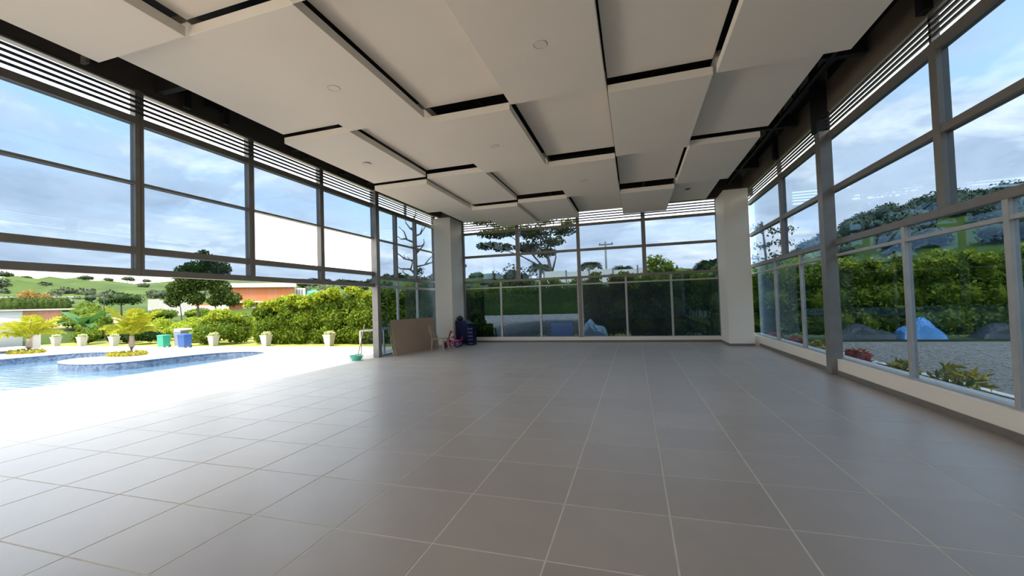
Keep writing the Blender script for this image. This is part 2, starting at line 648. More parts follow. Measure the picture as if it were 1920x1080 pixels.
# right wall
for a, b, ups, lows, lab, spl in ((7.34, 13.5, [10.2], [9.12, 11.05], 'right glazing between the broad steel post and the white pillar', [10.25]),
                                  (1.1, 7.32, [4.2], [3.28, 5.07], 'right glazing before the gravel and blue tarp', [4.2]),
                                  (-6.0, 1.1, [-2.4], [1.0, -0.4, -2.2, -4.1], 'right glazing beside and behind the camera', [-2.4])):
    fr = [('transom', a, b, 2.47, 2.57), ('glazing_bar', a, b, 3.49, 3.585), ('louvre_sill', a, b, 4.54, 4.66), ('top_rail', a, b, 5.04, 5.08)]
    for u in ups:
        fr.append(('mullion', u - 0.07, u + 0.07, 2.57, 4.66))
    if a < 1.0:
        fr.append(('mullion', b - 0.07, b + 0.07, 2.57, 4.66))
    lt = [('lower_rail', a, b, 2.25, 2.30), ('sill_rail', a, b, 0.30, 0.325)]
    for u in lows:
        lt.append(('lower_mullion', u - 0.04, u + 0.04, 0.30, 2.47))
    pn = []
    U = [a] + ups + [b]
    for i in range(len(U) - 1):
        pn += [(U[i] + .02, U[i + 1] - .02, 2.57, 3.49), (U[i] + .02, U[i + 1] - .02, 3.585, 4.54)]
    U = [a] + sorted(lows) + [b]
    for i in range(len(U) - 1):
        pn += [(U[i] + .02, U[i + 1] - .02, 0.325, 2.25), (U[i] + .02, U[i + 1] - .02, 2.30, 2.47)]
    window(WR, a, b, lab, fr, lt, pn, (4.66, 5.04, 5), spl)

# back wall
for a, b, up, lows, lab in ((-3.12, 1.62, -0.77, [-1.52, 0.08], 'back glazing left of the central mullion, flat topped tree behind'),
                            (1.62, 6.42, 3.98, [3.3, 4.85], 'back glazing right of the central mullion, utility pole behind')):
    fr = [('transom', a, b, 2.41, 2.50), ('glazing_bar', a, b, 3.45, 3.54), ('louvre_sill', a, b, 4.41, 4.50), ('top_rail', a, b, 4.96, 5.0), ('mullion', up - 0.07, up + 0.07, 2.50, 4.96)]
    if a < 0:
        fr += [('jamb', a, a + 0.06, 0.19, 4.96), ('central_mullion', b - 0.06, b + 0.06, 0.19, 4.96)]
    else:
        fr.append(('jamb', b - 0.06, b, 0.19, 4.96))
    lt = [('lower_rail', a, b, 2.17, 2.22), ('sill_rail', a, b, 0.19, 0.215)]
    if a < 0:
        lt += [('bead', b - 0.10, b - 0.06, 0.19, 2.41), ('bead', b + 0.06, b + 0.10, 0.19, 2.41)]
    for u in lows:
        lt.append(('lower_mullion', u - 0.035, u + 0.035, 0.19, 2.41))
    U = [a, up, b]
    pn = []
    for i in range(2):
        pn += [(U[i] + .02, U[i + 1] - .02, 2.50, 3.45), (U[i] + .02, U[i + 1] - .02, 3.54, 4.41)]
    U = [a] + lows + [b]
    for i in range(3):
        pn += [(U[i] + .02, U[i + 1] - .02, 0.215, 2.17), (U[i] + .02, U[i + 1] - .02, 2.22, 2.41)]
    window(WB, a, b, lab, fr, lt, pn, (4.50, 4.96, 5))

# ---- ceiling
ce = empty('ceiling', (1.8, 5, 6.1), 'dark roof with a cloud of pale rectangular panels hung at stepped heights', 'ceiling', kind='structure')
part(MB().box(-5.2, 8.2, -6.4, 14.8, 6.1, 6.3), 'roof_deck', M_BLACK, ce)
gx = [-2.8, -1.27, 0.26, 1.78, 3.30, 4.76, 6.25]
gy = [-5.1, -2.05, 1.03, 4.05, 7.1, 10.2, 13.35]
ZP = {0: [4.93, 4.77, 4.96, 4.79, 4.62, 4.76], 1: [4.77, 4.96, 4.79, 4.95, 4.74, 4.55], 2: [4.93, 4.77, 4.95, 4.69, 4.87, 4.63],
      3: [4.75, 4.93, 4.75, 4.90, 4.65, 4.84], 4: [4.93, 4.75, 4.89, 4.68, 4.87, 4.60], 5: [4.75, 4.90, 4.68, 4.89, 4.70, 4.86]}
RX = [6.35, 6.35, 6.35, 6.22, 6.08, 6.0]
for c in range(6):
    for r in range(6):
        z = ZP[c][r]
        x0, x1 = gx[c] + 0.012, gx[c + 1] - 0.012
        y0, y1 = gy[r] + 0.012, gy[r + 1] - 0.012
        if c == 5:
            x0, x1 = gx[5] + 0.03, RX[r]
        if c == 5 and r == 5:
            y1 = 13.3
        if c == 0 and r == 5:
            x0 = -2.62
            y1 = 13.0
        if r == 0 and c == 0:
            x0 -= 0.0
        part(MB().box(x0, x1, y0, y1, z, z + 0.12, 0.004), 'panel', M_PANEL, ce)
for y in (2.6, 5.6, 8.6, 11.8):
    part(MB().box(-4.05, 7.2, y - 0.06, y + 0.06, 5.32, 5.6), 'cross_beam', M_BLACK, ce)
for x in (-2.0, 1.0, 4.0):
    part(MB().box(x - 0.03, x + 0.03, -6, 13.8, 5.24, 5.32), 'hanger_rail', M_BLACK, ce)
tr = MB()
for z in (5.34, 5.82):
    tr.bar((6.72, -5, z), (6.72, 13.6, z), 0.06)
y = -5.0
k = 0
while y < 13.4:
    tr.bar((6.72, y, 5.34 if k % 2 else 5.82), (6.72, y + 0.45, 5.82 if k % 2 else 5.34), 0.03)
    y += 0.45
    k += 1
part(tr, 'truss', M_BLACK, ce)

for x, y, z, lab in ((2.58, 2.61, 4.75, 'largest, overhead'), (1.04, 5.51, 4.69, 'in the panel below the open central step'), (-2.02, 5.64, 4.77, 'in the left edge panel near the louvres'),
                     (3.95, 5.55, 4.69, 'in the middle right panel'), (2.46, 8.6, 4.65, 'in the far central panel'), (5.56, 2.86, 4.70, 'in the near right panel at the top edge'),
                     (-0.51, 2.64, 4.79, 'faint, in the broad left panel'), (3.78, 11.3, 4.60, 'in the last panel before the back louvres')):
    d = empty('downlight', (x, y, z), 'unlit round white recessed downlight ' + lab, 'downlight', 'recessed downlights in the ceiling panels')
    part(MB().torus((x, y, z - 0.002), 0.085, 0.006, n=28), 'ring', M_LAMPW, d, True)
    part(MB().lathe(x, y, [(0.08, z - 0.0035), (0.08, z + 0.004)], 24), 'lens', M_LENS, d)
d = empty('downlight', (5.25, 11.6, 4.86), 'dark open downlight hole in the panel before the right pillar', 'downlight')
part(MB().torus((5.25, 11.6, 4.858), 0.075, 0.009, n=24), 'ring', M_FRAME, d, True)
part(MB().lathe(5.25, 11.6, [(0.072, 4.856), (0.072, 4.859)], 20), 'lens', M_BLACK, d)

# ================================================================== TERRAIN, DECK, POOL


def th(x, y):
    r = math.hypot(x - 3.5, y + 2.5)
    az = math.degrees(math.atan2(x - 3.5, y + 2.5))
    w = 0.5 + 0.5 * math.sin(x * 0.021 + 1.3) * math.cos(y * 0.017 - 0.4)
    hl = -1.1 + 0.85 * sm(31.5, 34, r) + 1.15 * sm(34, 46, r) + 0.35 * sm(48, 62, r) + 1.2 * sm(66, 90, r) + 4 * sm(95, 170, r) + (16 + 5.5 * w) * sm(170, 400, r)
    hl -= 12 * sm(430, 640, r)
    hr = -0.25 + 1.2 * sm(40, 80, r) + (4 + 15 * sm(13, 27, az)) * sm(75, 150, r) + (8 + 3 * w) * sm(150, 215, r)
    t = sm(-30, -44, az) if az < -30 else 0
    t = sm(0, 1, (-(az) - 30) / 14)
    h = hl * t + hr * (1 - t)
    if y < -6 and r > 30 and -100 < az < 250:
        pass
    return h


me_v, me_f = [], []
rs = [0, 8, 14, 20, 26, 30, 34, 38, 42, 46, 50, 55, 60, 66, 72, 80, 90, 100, 115, 130, 150, 170, 190, 215, 245, 280, 320, 360, 400, 440, 500, 600, 700]
na = 180
for r in rs:
    for i in range(na):
        a = 2 * math.pi * i / na
        x, y = 3.5 + r * math.sin(a), -2.5 + r * math.cos(a)
        me_v.append((x, y, th(x, y) + (0.0 if r < 60 else 0.012 * r * (math.sin(x * .09 + y * .13) * math.sin(x * .05 - y * .07)))))
for k in range(len(rs) - 1):
    for i in range(na):
        j = (i + 1) % na
        me_f.append((k * na + i, k * na + j, (k + 1) * na + j, (k + 1) * na + i))
M_GRASS = pm('hill_grass', (0.075, 0.115, 0.020), (0.034, 0.062, 0.012), 0.035, 0.95)
t_ = M_GRASS.node_tree
n_ = [n for n in t_.nodes if n.type == 'TEX_NOISE'][0]
n_.inputs['Detail'].default_value = 8
mb = MB().add(me_v, me_f)
g = mb.build('ground', M_GRASS, None, True)
tag(g, 'grassy ground rising to green hills on the horizon', 'ground', kind='structure')

pool = [(-9.5, 3.0), (-9.15, 4.0), (-9.0, 5.2), (-8.95, 6.6), (-9.05, 8.2), (-9.3, 9.4), (-9.65, 10.1), (-10.4, 10.45), (-11.2, 10.4), (-11.8, 10.0), (-12.2, 9.3), (-12.4, 8.5), (-12.6, 7.6), (-13.1, 6.95), (-13.9, 6.7),
        (-14.8, 6.75), (-15.7, 7.05), (-16.25, 7.5), (-16.4, 8.0), (-16.1, 8.5), (-15.9, 9.0), (-16.1, 9.6), (-16.8, 9.95), (-18.0, 10.0), (-19.0, 9.75), (-19.7, 8.9), (-20.0, 7.4), (-19.6, 4.8), (-17.5, 1.6), (-14, -0.4), (-11.2, 0.3), (-10.0, 1.6)]
pool2 = [(-26.0, 9.6), (-25.0, 10.3), (-24.0, 10.3), (-23.6, 9.8), (-23.5, 9.0), (-24.0, 8.2), (-25.4, 8.0), (-26.2, 8.7)]


def smooth_loop(L, k=3):
    out = []
    n = len(L)
    for i in range(n):
        p0, p1, p2, p3 = (Vector(L[(i + d) % n]) for d in (-1, 0, 1, 2))
        for s in range(k):
            t = s / k
            out.append(tuple(0.5 * ((2 * p1) + (-p0 + p2) * t + (2 * p0 - 5 * p1 + 4 * p2 - p3) * t * t + (-p0 + 3 * p1 - 3 * p2 + p3) * t ** 3)))
    return out


pool, pool2 = smooth_loop(pool), smooth_loop(pool2)


def fill(outer, holes, z, name, mat):
    import bmesh
    bm = bmesh.new()
    es = []
    for L in [outer] + holes:
        vs = [bm.verts.new((p[0], p[1], z)) for p in L]
        es += [bm.edges.new((vs[i], vs[(i + 1) % len(vs)])) for i in range(len(vs))]
    bmesh.ops.triangle_fill(bm, use_beauty=True, use_dissolve=False, edges=es)
    for f in bm.faces:
        if f.normal.z < 0:
            f.normal_flip()
    me = bpy.data.meshes.new(name)
    bm.to_mesh(me)
    bm.free()
    me.materials.append(mat)
    o = bpy.data.objects.new(name, me)
    COL.objects.link(o)
    return o


dk = fill([(-29.6, 12.3), (-29.6, -24), (14, -24), (14, -6.12), (-4.17, -6.12), (-4.17, 12.3)], [pool, pool2], -0.012, 'deck', M_DECK)
tag(dk, 'pale stone pool deck in bright daylight', 'deck', kind='structure')
M_MOS = pm('pool_mosaic', (0.20, 0.36, 0.58), (0.34, 0.47, 0.66), 12, 0.35, island=False)
t_ = M_MOS.node_tree
vo = N(t_, 'ShaderNodeTexVoronoi')
vo.inputs['Scale'].default_value = 14
tcx = N(t_, 'ShaderNodeTexCoord')
t_.links.new(tcx.outputs['Object'], vo.inputs['Vector'])
t_.links.new(MIXC(t_, RAMP(t_, vo.outputs['Color'], [(0.2, 0.0), (0.8, 1.0)]), (0.085, 0.125, 0.21), (0.20, 0.25, 0.33)), t_.nodes['Principled BSDF'].inputs['Base Color'])
M_WATER = bpy.data.materials.new('pool_water')
M_WATER.use_nodes = True
t_ = M_WATER.node_tree
b_ = t_.nodes['Principled BSDF']
tcx = N(t_, 'ShaderNodeTexCoord')
mp = N(t_, 'ShaderNodeMapping')
mp.inputs['Scale'].default_value = (1.2, 3.2, 1)
mp.inputs['Rotation'].default_value = (0, 0, 0.6)
t_.links.new(tcx.outputs['Object'], mp.inputs[0])
nz = N(t_, 'ShaderNodeTexNoise')
nz.inputs['Scale'].default_value = 1.7
nz.inputs['Detail'].default_value = 5
t_.links.new(mp.outputs[0], nz.inputs['Vector'])
t_.links.new(MIXC(t_, nz.outputs['Fac'], (0.07, 0.15, 0.24), (0.14, 0.25, 0.36)), b_.inputs['Base Color'])
bp = N(t_, 'ShaderNodeBump')
bp.inputs['Strength'].default_value = 0.35
bp.inputs['Distance'].default_value = 0.10
t_.links.new(nz.outputs['Fac'], bp.inputs['Height'])
t_.links.new(bp.outputs[0], b_.inputs['Normal'])
b_.inputs['Roughness'].default_value = 0.08
b_.inputs['IOR'].default_value = 1.33
for nm, L, lab in (('swimming_pool', pool, 'free form swimming pool with blue mosaic wall and rippling water'), ('wading_pool', pool2, 'small blue pool by the far yellow palm')):
    r = empty(nm, (L[0][0], L[0][1], 0), lab, 'pool', kind='structure')
    n = len(L)
    wv = [(p[0], p[1], z) for z in (-0.013, -0.9) for p in L]
    part(MB().add(wv, [(i, (i + 1) % n, n + (i + 1) % n, n + i) for i in range(n)]), 'mosaic_wall', M_MOS, r)
    c_ = (sum(p[0] for p in L) / n, sum(p[1] for p in L) / n)
    cop = MB()
    for i in range(n):
        a_, b2_ = Vector(L[i]), Vector(L[(i + 1) % n])
        cop.bar((a_.x, a_.y, -0.015), (b2_.x, b2_.y, -0.015), 0.03, 0.02)
    part(cop, 'edge_trim', pm('pool_edge', (0.42, 0.45, 0.52), (0.35, 0.38, 0.45), 5, 0.5), r)
    wo_ = fill(L, [], -0.27, 'water', M_WATER)
    wo_.parent = r
    wo_.matrix_parent_inverse = Matrix.Translation(-Vector(r.location))

# right-hand ground
M_GRAVEL = pm('gravel', (0.20, 0.20, 0.185), (0.11, 0.11, 0.105), 9, 0.9, 0.9, bscale=22)
gr = MB().box(7.55, 30, -24, 14.3, -0.3, -0.05).build('gravel_yard', M_GRAVEL)
tag(gr, 'grey gravel yard outside the right glazing', 'gravel', kind='structure')
so_ = MB().box(7.55, 8.25, -6, 14.3, -0.049, -0.01).box(-4.3, 8, 14.15, 17, -0.2, -0.02).build('planting_bed', pm('dark_soil', (0.035, 0.035, 0.035), (0.05, 0.045, 0.04), 6, 0.95, 0.5))
tag(so_, 'dark soil bed along the outside of the glazing', 'soil', kind='structure')
lawn = MB().box(-29.6, -4.4, 12.3, 24.0, -0.3, -0.03).build('lawn', pm('lawn', (0.26, 0.32, 0.06), (0.38, 0.34, 0.10), 2.0, 0.95, 0.4))
tag(lawn, 'strip of yellowish lawn at the far edge of the pool deck', 'lawn', kind='structure')

# ================================================================== THINGS INSIDE
rng = np.random.default_rng(7)
random.seed(3)
# ---- leaning boards
M_BOARD = pm('brown_board', (0.44, 0.30, 0.20), (0.40, 0.275, 0.185), 2.2, 0.75)
M_RAG = pm('ragged_sheet', (0.40, 0.42, 0.30), (0.20, 0.22, 0.14), 9, 0.85)


def sheet(y0, y1, xb, xt, z1, th_, shift=0.0, slant=0.0):
    b4 = [(xb, y0, 0.0), (xb + slant, y1, 0.0), (xb + slant - th_, y1, 0.0), (xb - th_, y0, 0.0)]
    t4 = [(xt, y0 + 0.2 + shift, z1), (xt + slant, y1 + 0.2 + shift, z1 - 0.02), (xt + slant - th_, y1 + 0.2 + shift, z1 - 0.02), (xt - th_, y0 + 0.2 + shift, z1)]
    return MB().hexa(b4, t4)


bo = sheet(9.34, 12.25, -3.60, -3.90, 1.125, 0.018, slant=0.08).build('board', M_BOARD)
tag(bo, 'large plain brown board leaning on the fixed glazing behind the tan chair', 'board')
for i, (yo, z1, lab) in enumerate(((-0.05, 1.08, 'ragged pale green sheet, first behind the brown leaning board'), (-0.09, 1.02, 'ragged mottled sheet nearest the glass behind the brown board'))):
    rg = MB()
    n = 9
    off = 0.028 * (i + 1)
    pts = [(yo + 0.03 * math.sin(k * 2.3 + i) + 0.02 * ((k * 7) % 3)) for k in range(n + 1)]
    for k in range(n):
        f0, f1 = k / n, (k + 1) / n
        zA, zB = z1 * f0, z1 * f1
        xA, xB = -3.60 - off + (-0.30) * f0, -3.60 - off + (-0.30) * f1
        yA, yB = 9.34 + pts[k] + 0.2 * f0, 9.34 + pts[k + 1] + 0.2 * f1
        rg.hexa([(xA, yA, zA), (xA, 11.9, zA), (xA - .022, 11.9, zA), (xA - .022, yA, zA)], [(xB, yB, zB), (xB, 11.9, zB), (xB - .022, 11.9, zB), (xB - .022, yB, zB)])
    o = rg.build('board', M_RAG)
    tag(o, lab, 'board')

# ---- chair
M_CHAIR = pm('tan_plastic', (0.42, 0.33, 0.235), (0.38, 0.30, 0.21), 4, 0.5)
cx, cy = -2.97, 11.2
ch = empty('plastic_chair', (cx, cy, 0), 'tan plastic chair standing before the brown board, facing the room', 'chair')
seat = MB()
seat.loft([[(cx - .22, cy - .21, z), (cx + .2, cy - .23, z), (cx + .22, cy - .15, z), (cx + .22, cy + .15, z), (cx + .2, cy + .23, z), (cx - .22, cy + .21, z)] for z in (0.375, 0.405)])
part(seat, 'seat', M_CHAIR, ch)
for sx, sy in ((1, -1), (1, 1), (-1, -1), (-1, 1)):
    tx, ty = cx + .19 * sx, cy + .19 * sy
    bx_, by_ = cx + .23 * sx, cy + .22 * sy
    part(MB().hexa([(bx_ - .022, by_ - .022, 0), (bx_ + .022, by_ - .022, 0), (bx_ + .022, by_ + .022, 0), (bx_ - .022, by_ + .022, 0)], [(tx - .03, ty - .03, .38), (tx + .03, ty - .03, .38), (tx + .03, ty + .03, .38), (tx - .03, ty + .03, .38)]), 'leg', M_CHAIR, ch)
bk = empty('backrest', (0, 0, 0))
bk.parent = ch
def onback(f, yy, d=0.0):
    return (cx - .20 - .15 * f + d, cy + yy * (1 - 0.12 * f), 0.40 + 0.42 * f)
for s in (-1, 1):
    part(MB().tube([onback(f, .20 * s) for f in (0, .35, .7, 1)], [.024, .022, .02, .018], 8), 'back_post', M_CHAIR, bk, True)
part(MB().tube([onback(1.0, .2 * math.sin(a), -.01) for a in np.linspace(-1.5, 1.5, 9)], 0.026, 8), 'top_rail', M_CHAIR, bk, True)
for yy in (-.1, 0, .1):
    part(MB().bar(onback(0.02, yy), onback(0.98, yy), 0.045, 0.012), 'back_slat', M_CHAIR, bk)
part(MB().bar((cx - .2, cy - .2, .17), (cx - .2, cy + .2, .17), .02, .02), 'stretcher', M_CHAIR, ch)

# ---- tricycles
M_PINK = pm('pink_plastic', (0.70, 0.09, 0.28), (0.62, 0.07, 0.24), 6, 0.35)
M_RED = pm('red_plastic', (0.60, 0.02, 0.05), (0.52, 0.02, 0.05), 6, 0.35)
M_PURP = pm('purple_tyre', (0.07, 0.03, 0.16), (0.06, 0.02, 0.12), 6, 0.5)
M_HUB = pm('wheel_hub', (0.50, 0.30, 0.62), (0.42, 0.22, 0.55), 6, 0.4)
M_DARK = pm('dark_grip', (0.03, 0.03, 0.035), (0.02, 0.02, 0.025), 6, 0.5)
M_YELL = pm('pale_plastic', (0.75, 0.70, 0.50), (0.7, 0.64, 0.44), 6, 0.4)


def tricycle(x, y, rot, label, high, bar_up):
    t = empty('tricycle', (0, 0, 0), label, 'tricycle', 'toy tricycles by the pillar')

    def wheel(nm, wx, wy, R):
        e = MB().torus((wx, wy, R), R - 0.03, 0.03, 'y', 22, 8).build(nm, M_PURP, t, True)
        hb = MB()
        hb.loft([[(wx + rr * math.cos(a), wy + d, R + rr * math.sin(a)) for a in np.linspace(0, 2 * math.pi, 14, endpoint=False)] for rr, d in ((R * .68, -.012), (R * .68, .012))])
        hb.build('hub', M_HUB, e)
        return e
    wheel('front_wheel', 0.26, 0, 0.12)
    wheel('rear_wheel', -0.20, -0.16, 0.085)
    wheel('rear_wheel', -0.20, 0.16, 0.085)
    MB().tube([(-.22, 0, .11), (-.05, 0, .13), (.10, 0, .19), (.22, 0, .27)], [.04, .042, .04, .032], 8).build('frame', M_PINK, t, True)
    MB().tube([(-.2, -.16, .085), (-.2, .16, .085)], .012, 6).build('axle', M_DARK, t)
    MB().tube([(.26, .05, .12), (.235, .045, .26), (.21, 0, .29), (.235, -.045, .26), (.26, -.05, .12)], .014, 6).build('fork', M_PINK, t, True)
    MB().tube([(.215, 0, .28), (.17, 0, high)], .026, 6).build('stem', M_RED, t, True)
    hbar = MB().tube([(.12, -.19, high + bar_up), (.165, -.08, high + .01), (.17, 0, high), (.165, .08, high + .01), (.12, .19, high + bar_up)], .019, 6).build('handlebar', M_RED, t, True)
    for s in (-1, 1):
        MB().tube([(.13, .15 * s, high + bar_up * .8), (.10, .225 * s, high + bar_up)], .019, 7).build('grip', M_DARK, hbar, True)
    MB().loft([[(-.16 + .14 * k * math.cos(a), .11 * k * math.sin(a), z) for a in np.linspace(0, 2 * math.pi, 14, endpoint=False)] for z, k in ((.185, .8), (.20, 1), (.225, 1), (.235, .85))]).build('seat', M_RED, t)
    MB().loft([[(-.30 + d, yy, zz) for yy, zz in ((-.09, .22), (.09, .22), (.10, .30), (.05, .35), (-.05, .35), (-.10, .30))] for d in (0, .02)]).build('seat_back', M_RED, t)
    MB().box(.14, .30, -.05, .05, .245, .262).build('mudguard', M_YELL, t)
    for s in (-1, 1):
        MB().box(.23, .29, .06 * s, .06 * s + .07 * s, .11, .13).build('pedal', M_DARK, t)
    t.location = (x, y, 0)
    t.rotation_euler = (0, 0, rot)
    return t


tricycle(-2.9, 11.9, 0.25, 'low pink and purple tricycle, partly behind the tan chair', 0.36, 0.03)
tricycle(-2.93, 12.38, -2.6, 'red and pink tricycle with raised handlebar beside the navy crates', 0.47, 0.09)

# ---- navy crates
M_NAVY = pm('navy_plastic', (0.003, 0.009, 0.080), (0.003, 0.007, 0.06), 5, 0.5, spec=.3)
M_NAVY2 = pm('blue_grey_plastic', (0.10, 0.13, 0.28), (0.07, 0.09, 0.22), 5, 0.4)
cb = empty('storage_box', (-2.8, 13.1, 0), 'tall navy plastic box with a sloping lid beside the pillar', 'box')
part(MB().loft([[(-3.07, 12.9, z), (-2.56, 12.9, z), (-2.56, 13.4, z), (-3.07, 13.4, z)] for z in (0.03, 0.80)]), 'body', M_NAVY, cb)
part(MB().hexa([(-3.09, 12.88, .80), (-2.54, 12.88, .80), (-2.54, 13.42, .80), (-3.09, 13.42, .80)], [(-3.08, 12.89, .93), (-2.75, 12.89, .93), (-2.75, 13.41, .93), (-3.08, 13.41, .93)]), 'lid', M_NAVY, cb)
for z in (0.25, 0.5, 0.75):
    part(MB().box(-3.075, -2.555, 12.892, 12.9, z, z + 0.012), 'rib', M_NAVY, cb)
for x, y in ((-3.03, 12.94), (-2.6, 12.94), (-3.03, 13.36), (-2.6, 13.36)):
    part(MB().lathe(x, y, [(0.025, 0), (0.025, 0.03)], 8), 'foot', M_DARK, cb)
part(MB().box(-2.9, -2.62, 12.885, 12.9, .045, .065), 'base_strip', M_NAVY2, cb)
ba = empty('bag', (-2.97, 13.1, .93), 'round black bag lying on top of the navy box', 'bag')
part(MB().lathe(-2.97, 13.1, [(.06, .93), (.115, .95), (.13, 1.0), (.115, 1.06), (.07, 1.10), (.02, 1.115)], 16), 'body', M_DARK, ba, True)
part(MB().torus((-2.97, 13.1, 1.11), .035, .008, 'y', 12, 6), 'handle', M_DARK, ba, True)
stack = ['lowest', 'second from the floor', 'middle', 'second from the top', 'topmost']
for k in range(5):
    z0 = 0.14 * k
    c = empty('crate', (-2.43, 12.86, z0), 'navy slotted crate, %s of the stack beside the tall navy box' % stack[k], 'crate', 'stacked navy crates')
    x0, x1, y0, y1, z1 = -2.55, -2.31, 12.72, 13.1, z0 + 0.138
    bd = MB()
    bd.box(x0, x1, y0, y1, z0, z0 + .012)
    bd.box(x0, x1, y0, y0 + .012, z0, z0 + .045).box(x0, x1, y0, y0 + .012, z0 + .085, z1 - .012)
    for i in range(4):
        xx = x0 + i * (x1 - x0 - .025) / 3
        bd.box(xx, xx + .025, y0, y0 + .012, z0 + .045, z0 + .085)
    bd.box(x0, x1, y1 - .012, y1, z0, z1 - .012).box(x0, x0 + .012, y0, y1, z0, z1 - .012).box(x1 - .012, x1, y0, y1, z0, z1 - .012)
    part(bd, 'body', M_NAVY, c)
    part(MB().box(x0 - .006, x1 + .006, y0 - .006, y0 + .014, z1 - .012, z1).box(x0 - .006, x1 + .006, y1 - .014, y1 + .006, z1 - .012, z1).box(x0 - .006, x0 + .014, y0, y1, z1 - .012, z1).box(x1 - .014, x1 + .006, y0, y1, z1 - .012, z1), 'rim', M_NAVY, c)
    part(MB().box(x0 + .02, x1 - .02, y0 + .03, y0 + .036, z0 + .04, z0 + .09), 'inner_liner', pm('pale_liner', (0.45, 0.5, 0.66), (0.36, 0.42, 0.6), 20, 0.5), c)

# ================================================================== OUTSIDE LEFT, NEAR
M_GRN = pm('mint_plastic', (0.12, 0.58, 0.42), (0.10, 0.50, 0.36), 6, 0.4)
bs = empty('basin', (-4.42, 8.42, 0), 'shallow mint green basin on the deck at the foot of the steel post', 'basin')
part(MB().lathe(-4.42, 8.42, [(.13, -.01), (.135, 0), (.195, .11), (.21, .125), (.20, .125), (.185, .11), (.125, .01)], 20), 'bowl', M_GRN, bs)
part(MB().torus((-4.42, 8.42, .125), .207, .010, n=24), 'rim', M_GRN, bs, True)
M_WOOD = pm('pale_wood', (0.55, 0.40, 0.26), (0.48, 0.34, 0.2), 10, 0.6)
bm_ = empty('broom', (-4.62, 8.95, 0), 'wooden handled broom propped between the green basin and glass balustrade', 'broom')
part(MB().tube([(-4.66, 8.85, 0.12), (-4.70, 9.28, 1.02)], .016, 8), 'handle', M_WOOD, bm_, True)
part(MB().hexa([(-4.80, 8.80, -.01), (-4.52, 8.80, -.01), (-4.52, 8.88, -.01), (-4.80, 8.88, -.01)], [(-4.74, 8.82, .13), (-4.58, 8.82, .13), (-4.58, 8.87, .13), (-4.74, 8.87, .13)]), 'brush', pm('bristle', (0.45, 0.38, 0.30), (0.36, 0.3, 0.24), 30, 0.8), bm_)
M_WM = pm('white_metal', (0.80, 0.79, 0.77), (0.74, 0.73, 0.71), 5, 0.4)
bl = empty('balustrade', (-4.9, 9.4, 0), 'low white framed glass balustrade outside the fixed glazing', 'balustrade')
A, B, Cc, D_ = (-4.92, 9.35), (-4.32, 9.78), (-4.92, 11.6), (-4.32, 12.0)
for p_ in (A, B, Cc, D_):
    part(MB().box(p_[0] - .025, p_[0] + .025, p_[1] - .025, p_[1] + .025, -.012, .80), 'post', M_WM, bl)
for p_, q_ in ((A, B), (A, Cc), (Cc, D_), (B, D_)):
    part(MB().bar((*p_, .80), (*q_, .80), .06, .04), 'top_rail', M_WM, bl)
    part(MB().bar((*p_, .42), (*q_, .42), .008, .66), 'glass_panel', M_CLEAR, bl)

# planters
M_POT = pm('white_pot', (0.50, 0.48, 0.44), (0.44, 0.42, 0.39), 3, 0.7, 0.1)
M_POTLEAF = pm('pot_plant', (0.42, 0.52, 0.20), (0.62, 0.62, 0.38), 5, 0.7, trans=0.3, island=True)
plab = ['nearest the grey pool house', 'second along from the grey pool house', 'just left of the near yellow palm', 'standing alone right of the blue bin', 'at the left end of the tall hedge', 'last of the row, nearest the glazed corner']
px_ = [(-27.0, 12.62), (-24.8, 12.62), (-22.3, 12.65), (-15.35, 12.62), (-12.2, 12.62), (-8.8, 12.62)]
for (x, y), lab in zip(px_, plab):
    P = empty('planter', (x, y, -.03), 'white tapered square planter ' + lab, 'planter', 'white planters along the deck edge')
    def sq(h, z):
        return [(x - h, y - h, z), (x + h, y - h, z), (x + h, y + h, z), (x - h, y + h, z)]
    part(MB().loft([sq(.12, -.03), sq(.175, .43)]), 'pot', M_POT, P)
    part(MB().loft([sq(.19, .42), sq(.195, .47), sq(.16, .47), sq(.16, .43)]), 'rim', M_POT, P)
    blob_foliage('plant', [(x - .07, y, .51, .15, .15, .10), (x + .08, y + .03, .53, .14, .14, .09)], 240, .09, M_POTLEAF, rng, P, core=.6)

# bins
def bin_(x, y, w, d, h, mat, label, taper=.86, lid_gap=False):
    b = empty('waste_bin', (x, y, -.012), label, 'bin', 'waste bins at the deck edge')
    z0 = -.012
    def rc(k, z):
        return [(x - w / 2 * k, y - d / 2 * k, z), (x + w / 2 * k, y - d / 2 * k, z), (x + w / 2 * k, y + d / 2 * k, z), (x - w / 2 * k, y + d / 2 * k, z)]
    part(MB().loft([rc(taper, z0 + .04), rc(1, h * .88)]), 'body', mat, b)
    part(MB().loft([rc(1.06, h * .88), rc(1.06, h * .93), rc(.96, h)]), 'lid', mat, b)
    part(MB().tube([(x - w * .3, y + d * .53, h * .86), (x + w * .3, y + d * .53, h * .86)], .018, 6), 'handle', M_DARK, b)
    for s in (-1, 1):
        wh = MB()
        wh.loft([[(x + s * w * .38 + dd, y + d * .40 + .07 * math.cos(a), z0 + .07 + .07 * math.sin(a)) for a in np.linspace(0, 2 * math.pi, 12, endpoint=False)] for dd in (-.02, .02)])
        part(wh, 'wheel', M_DARK, b)
    return b


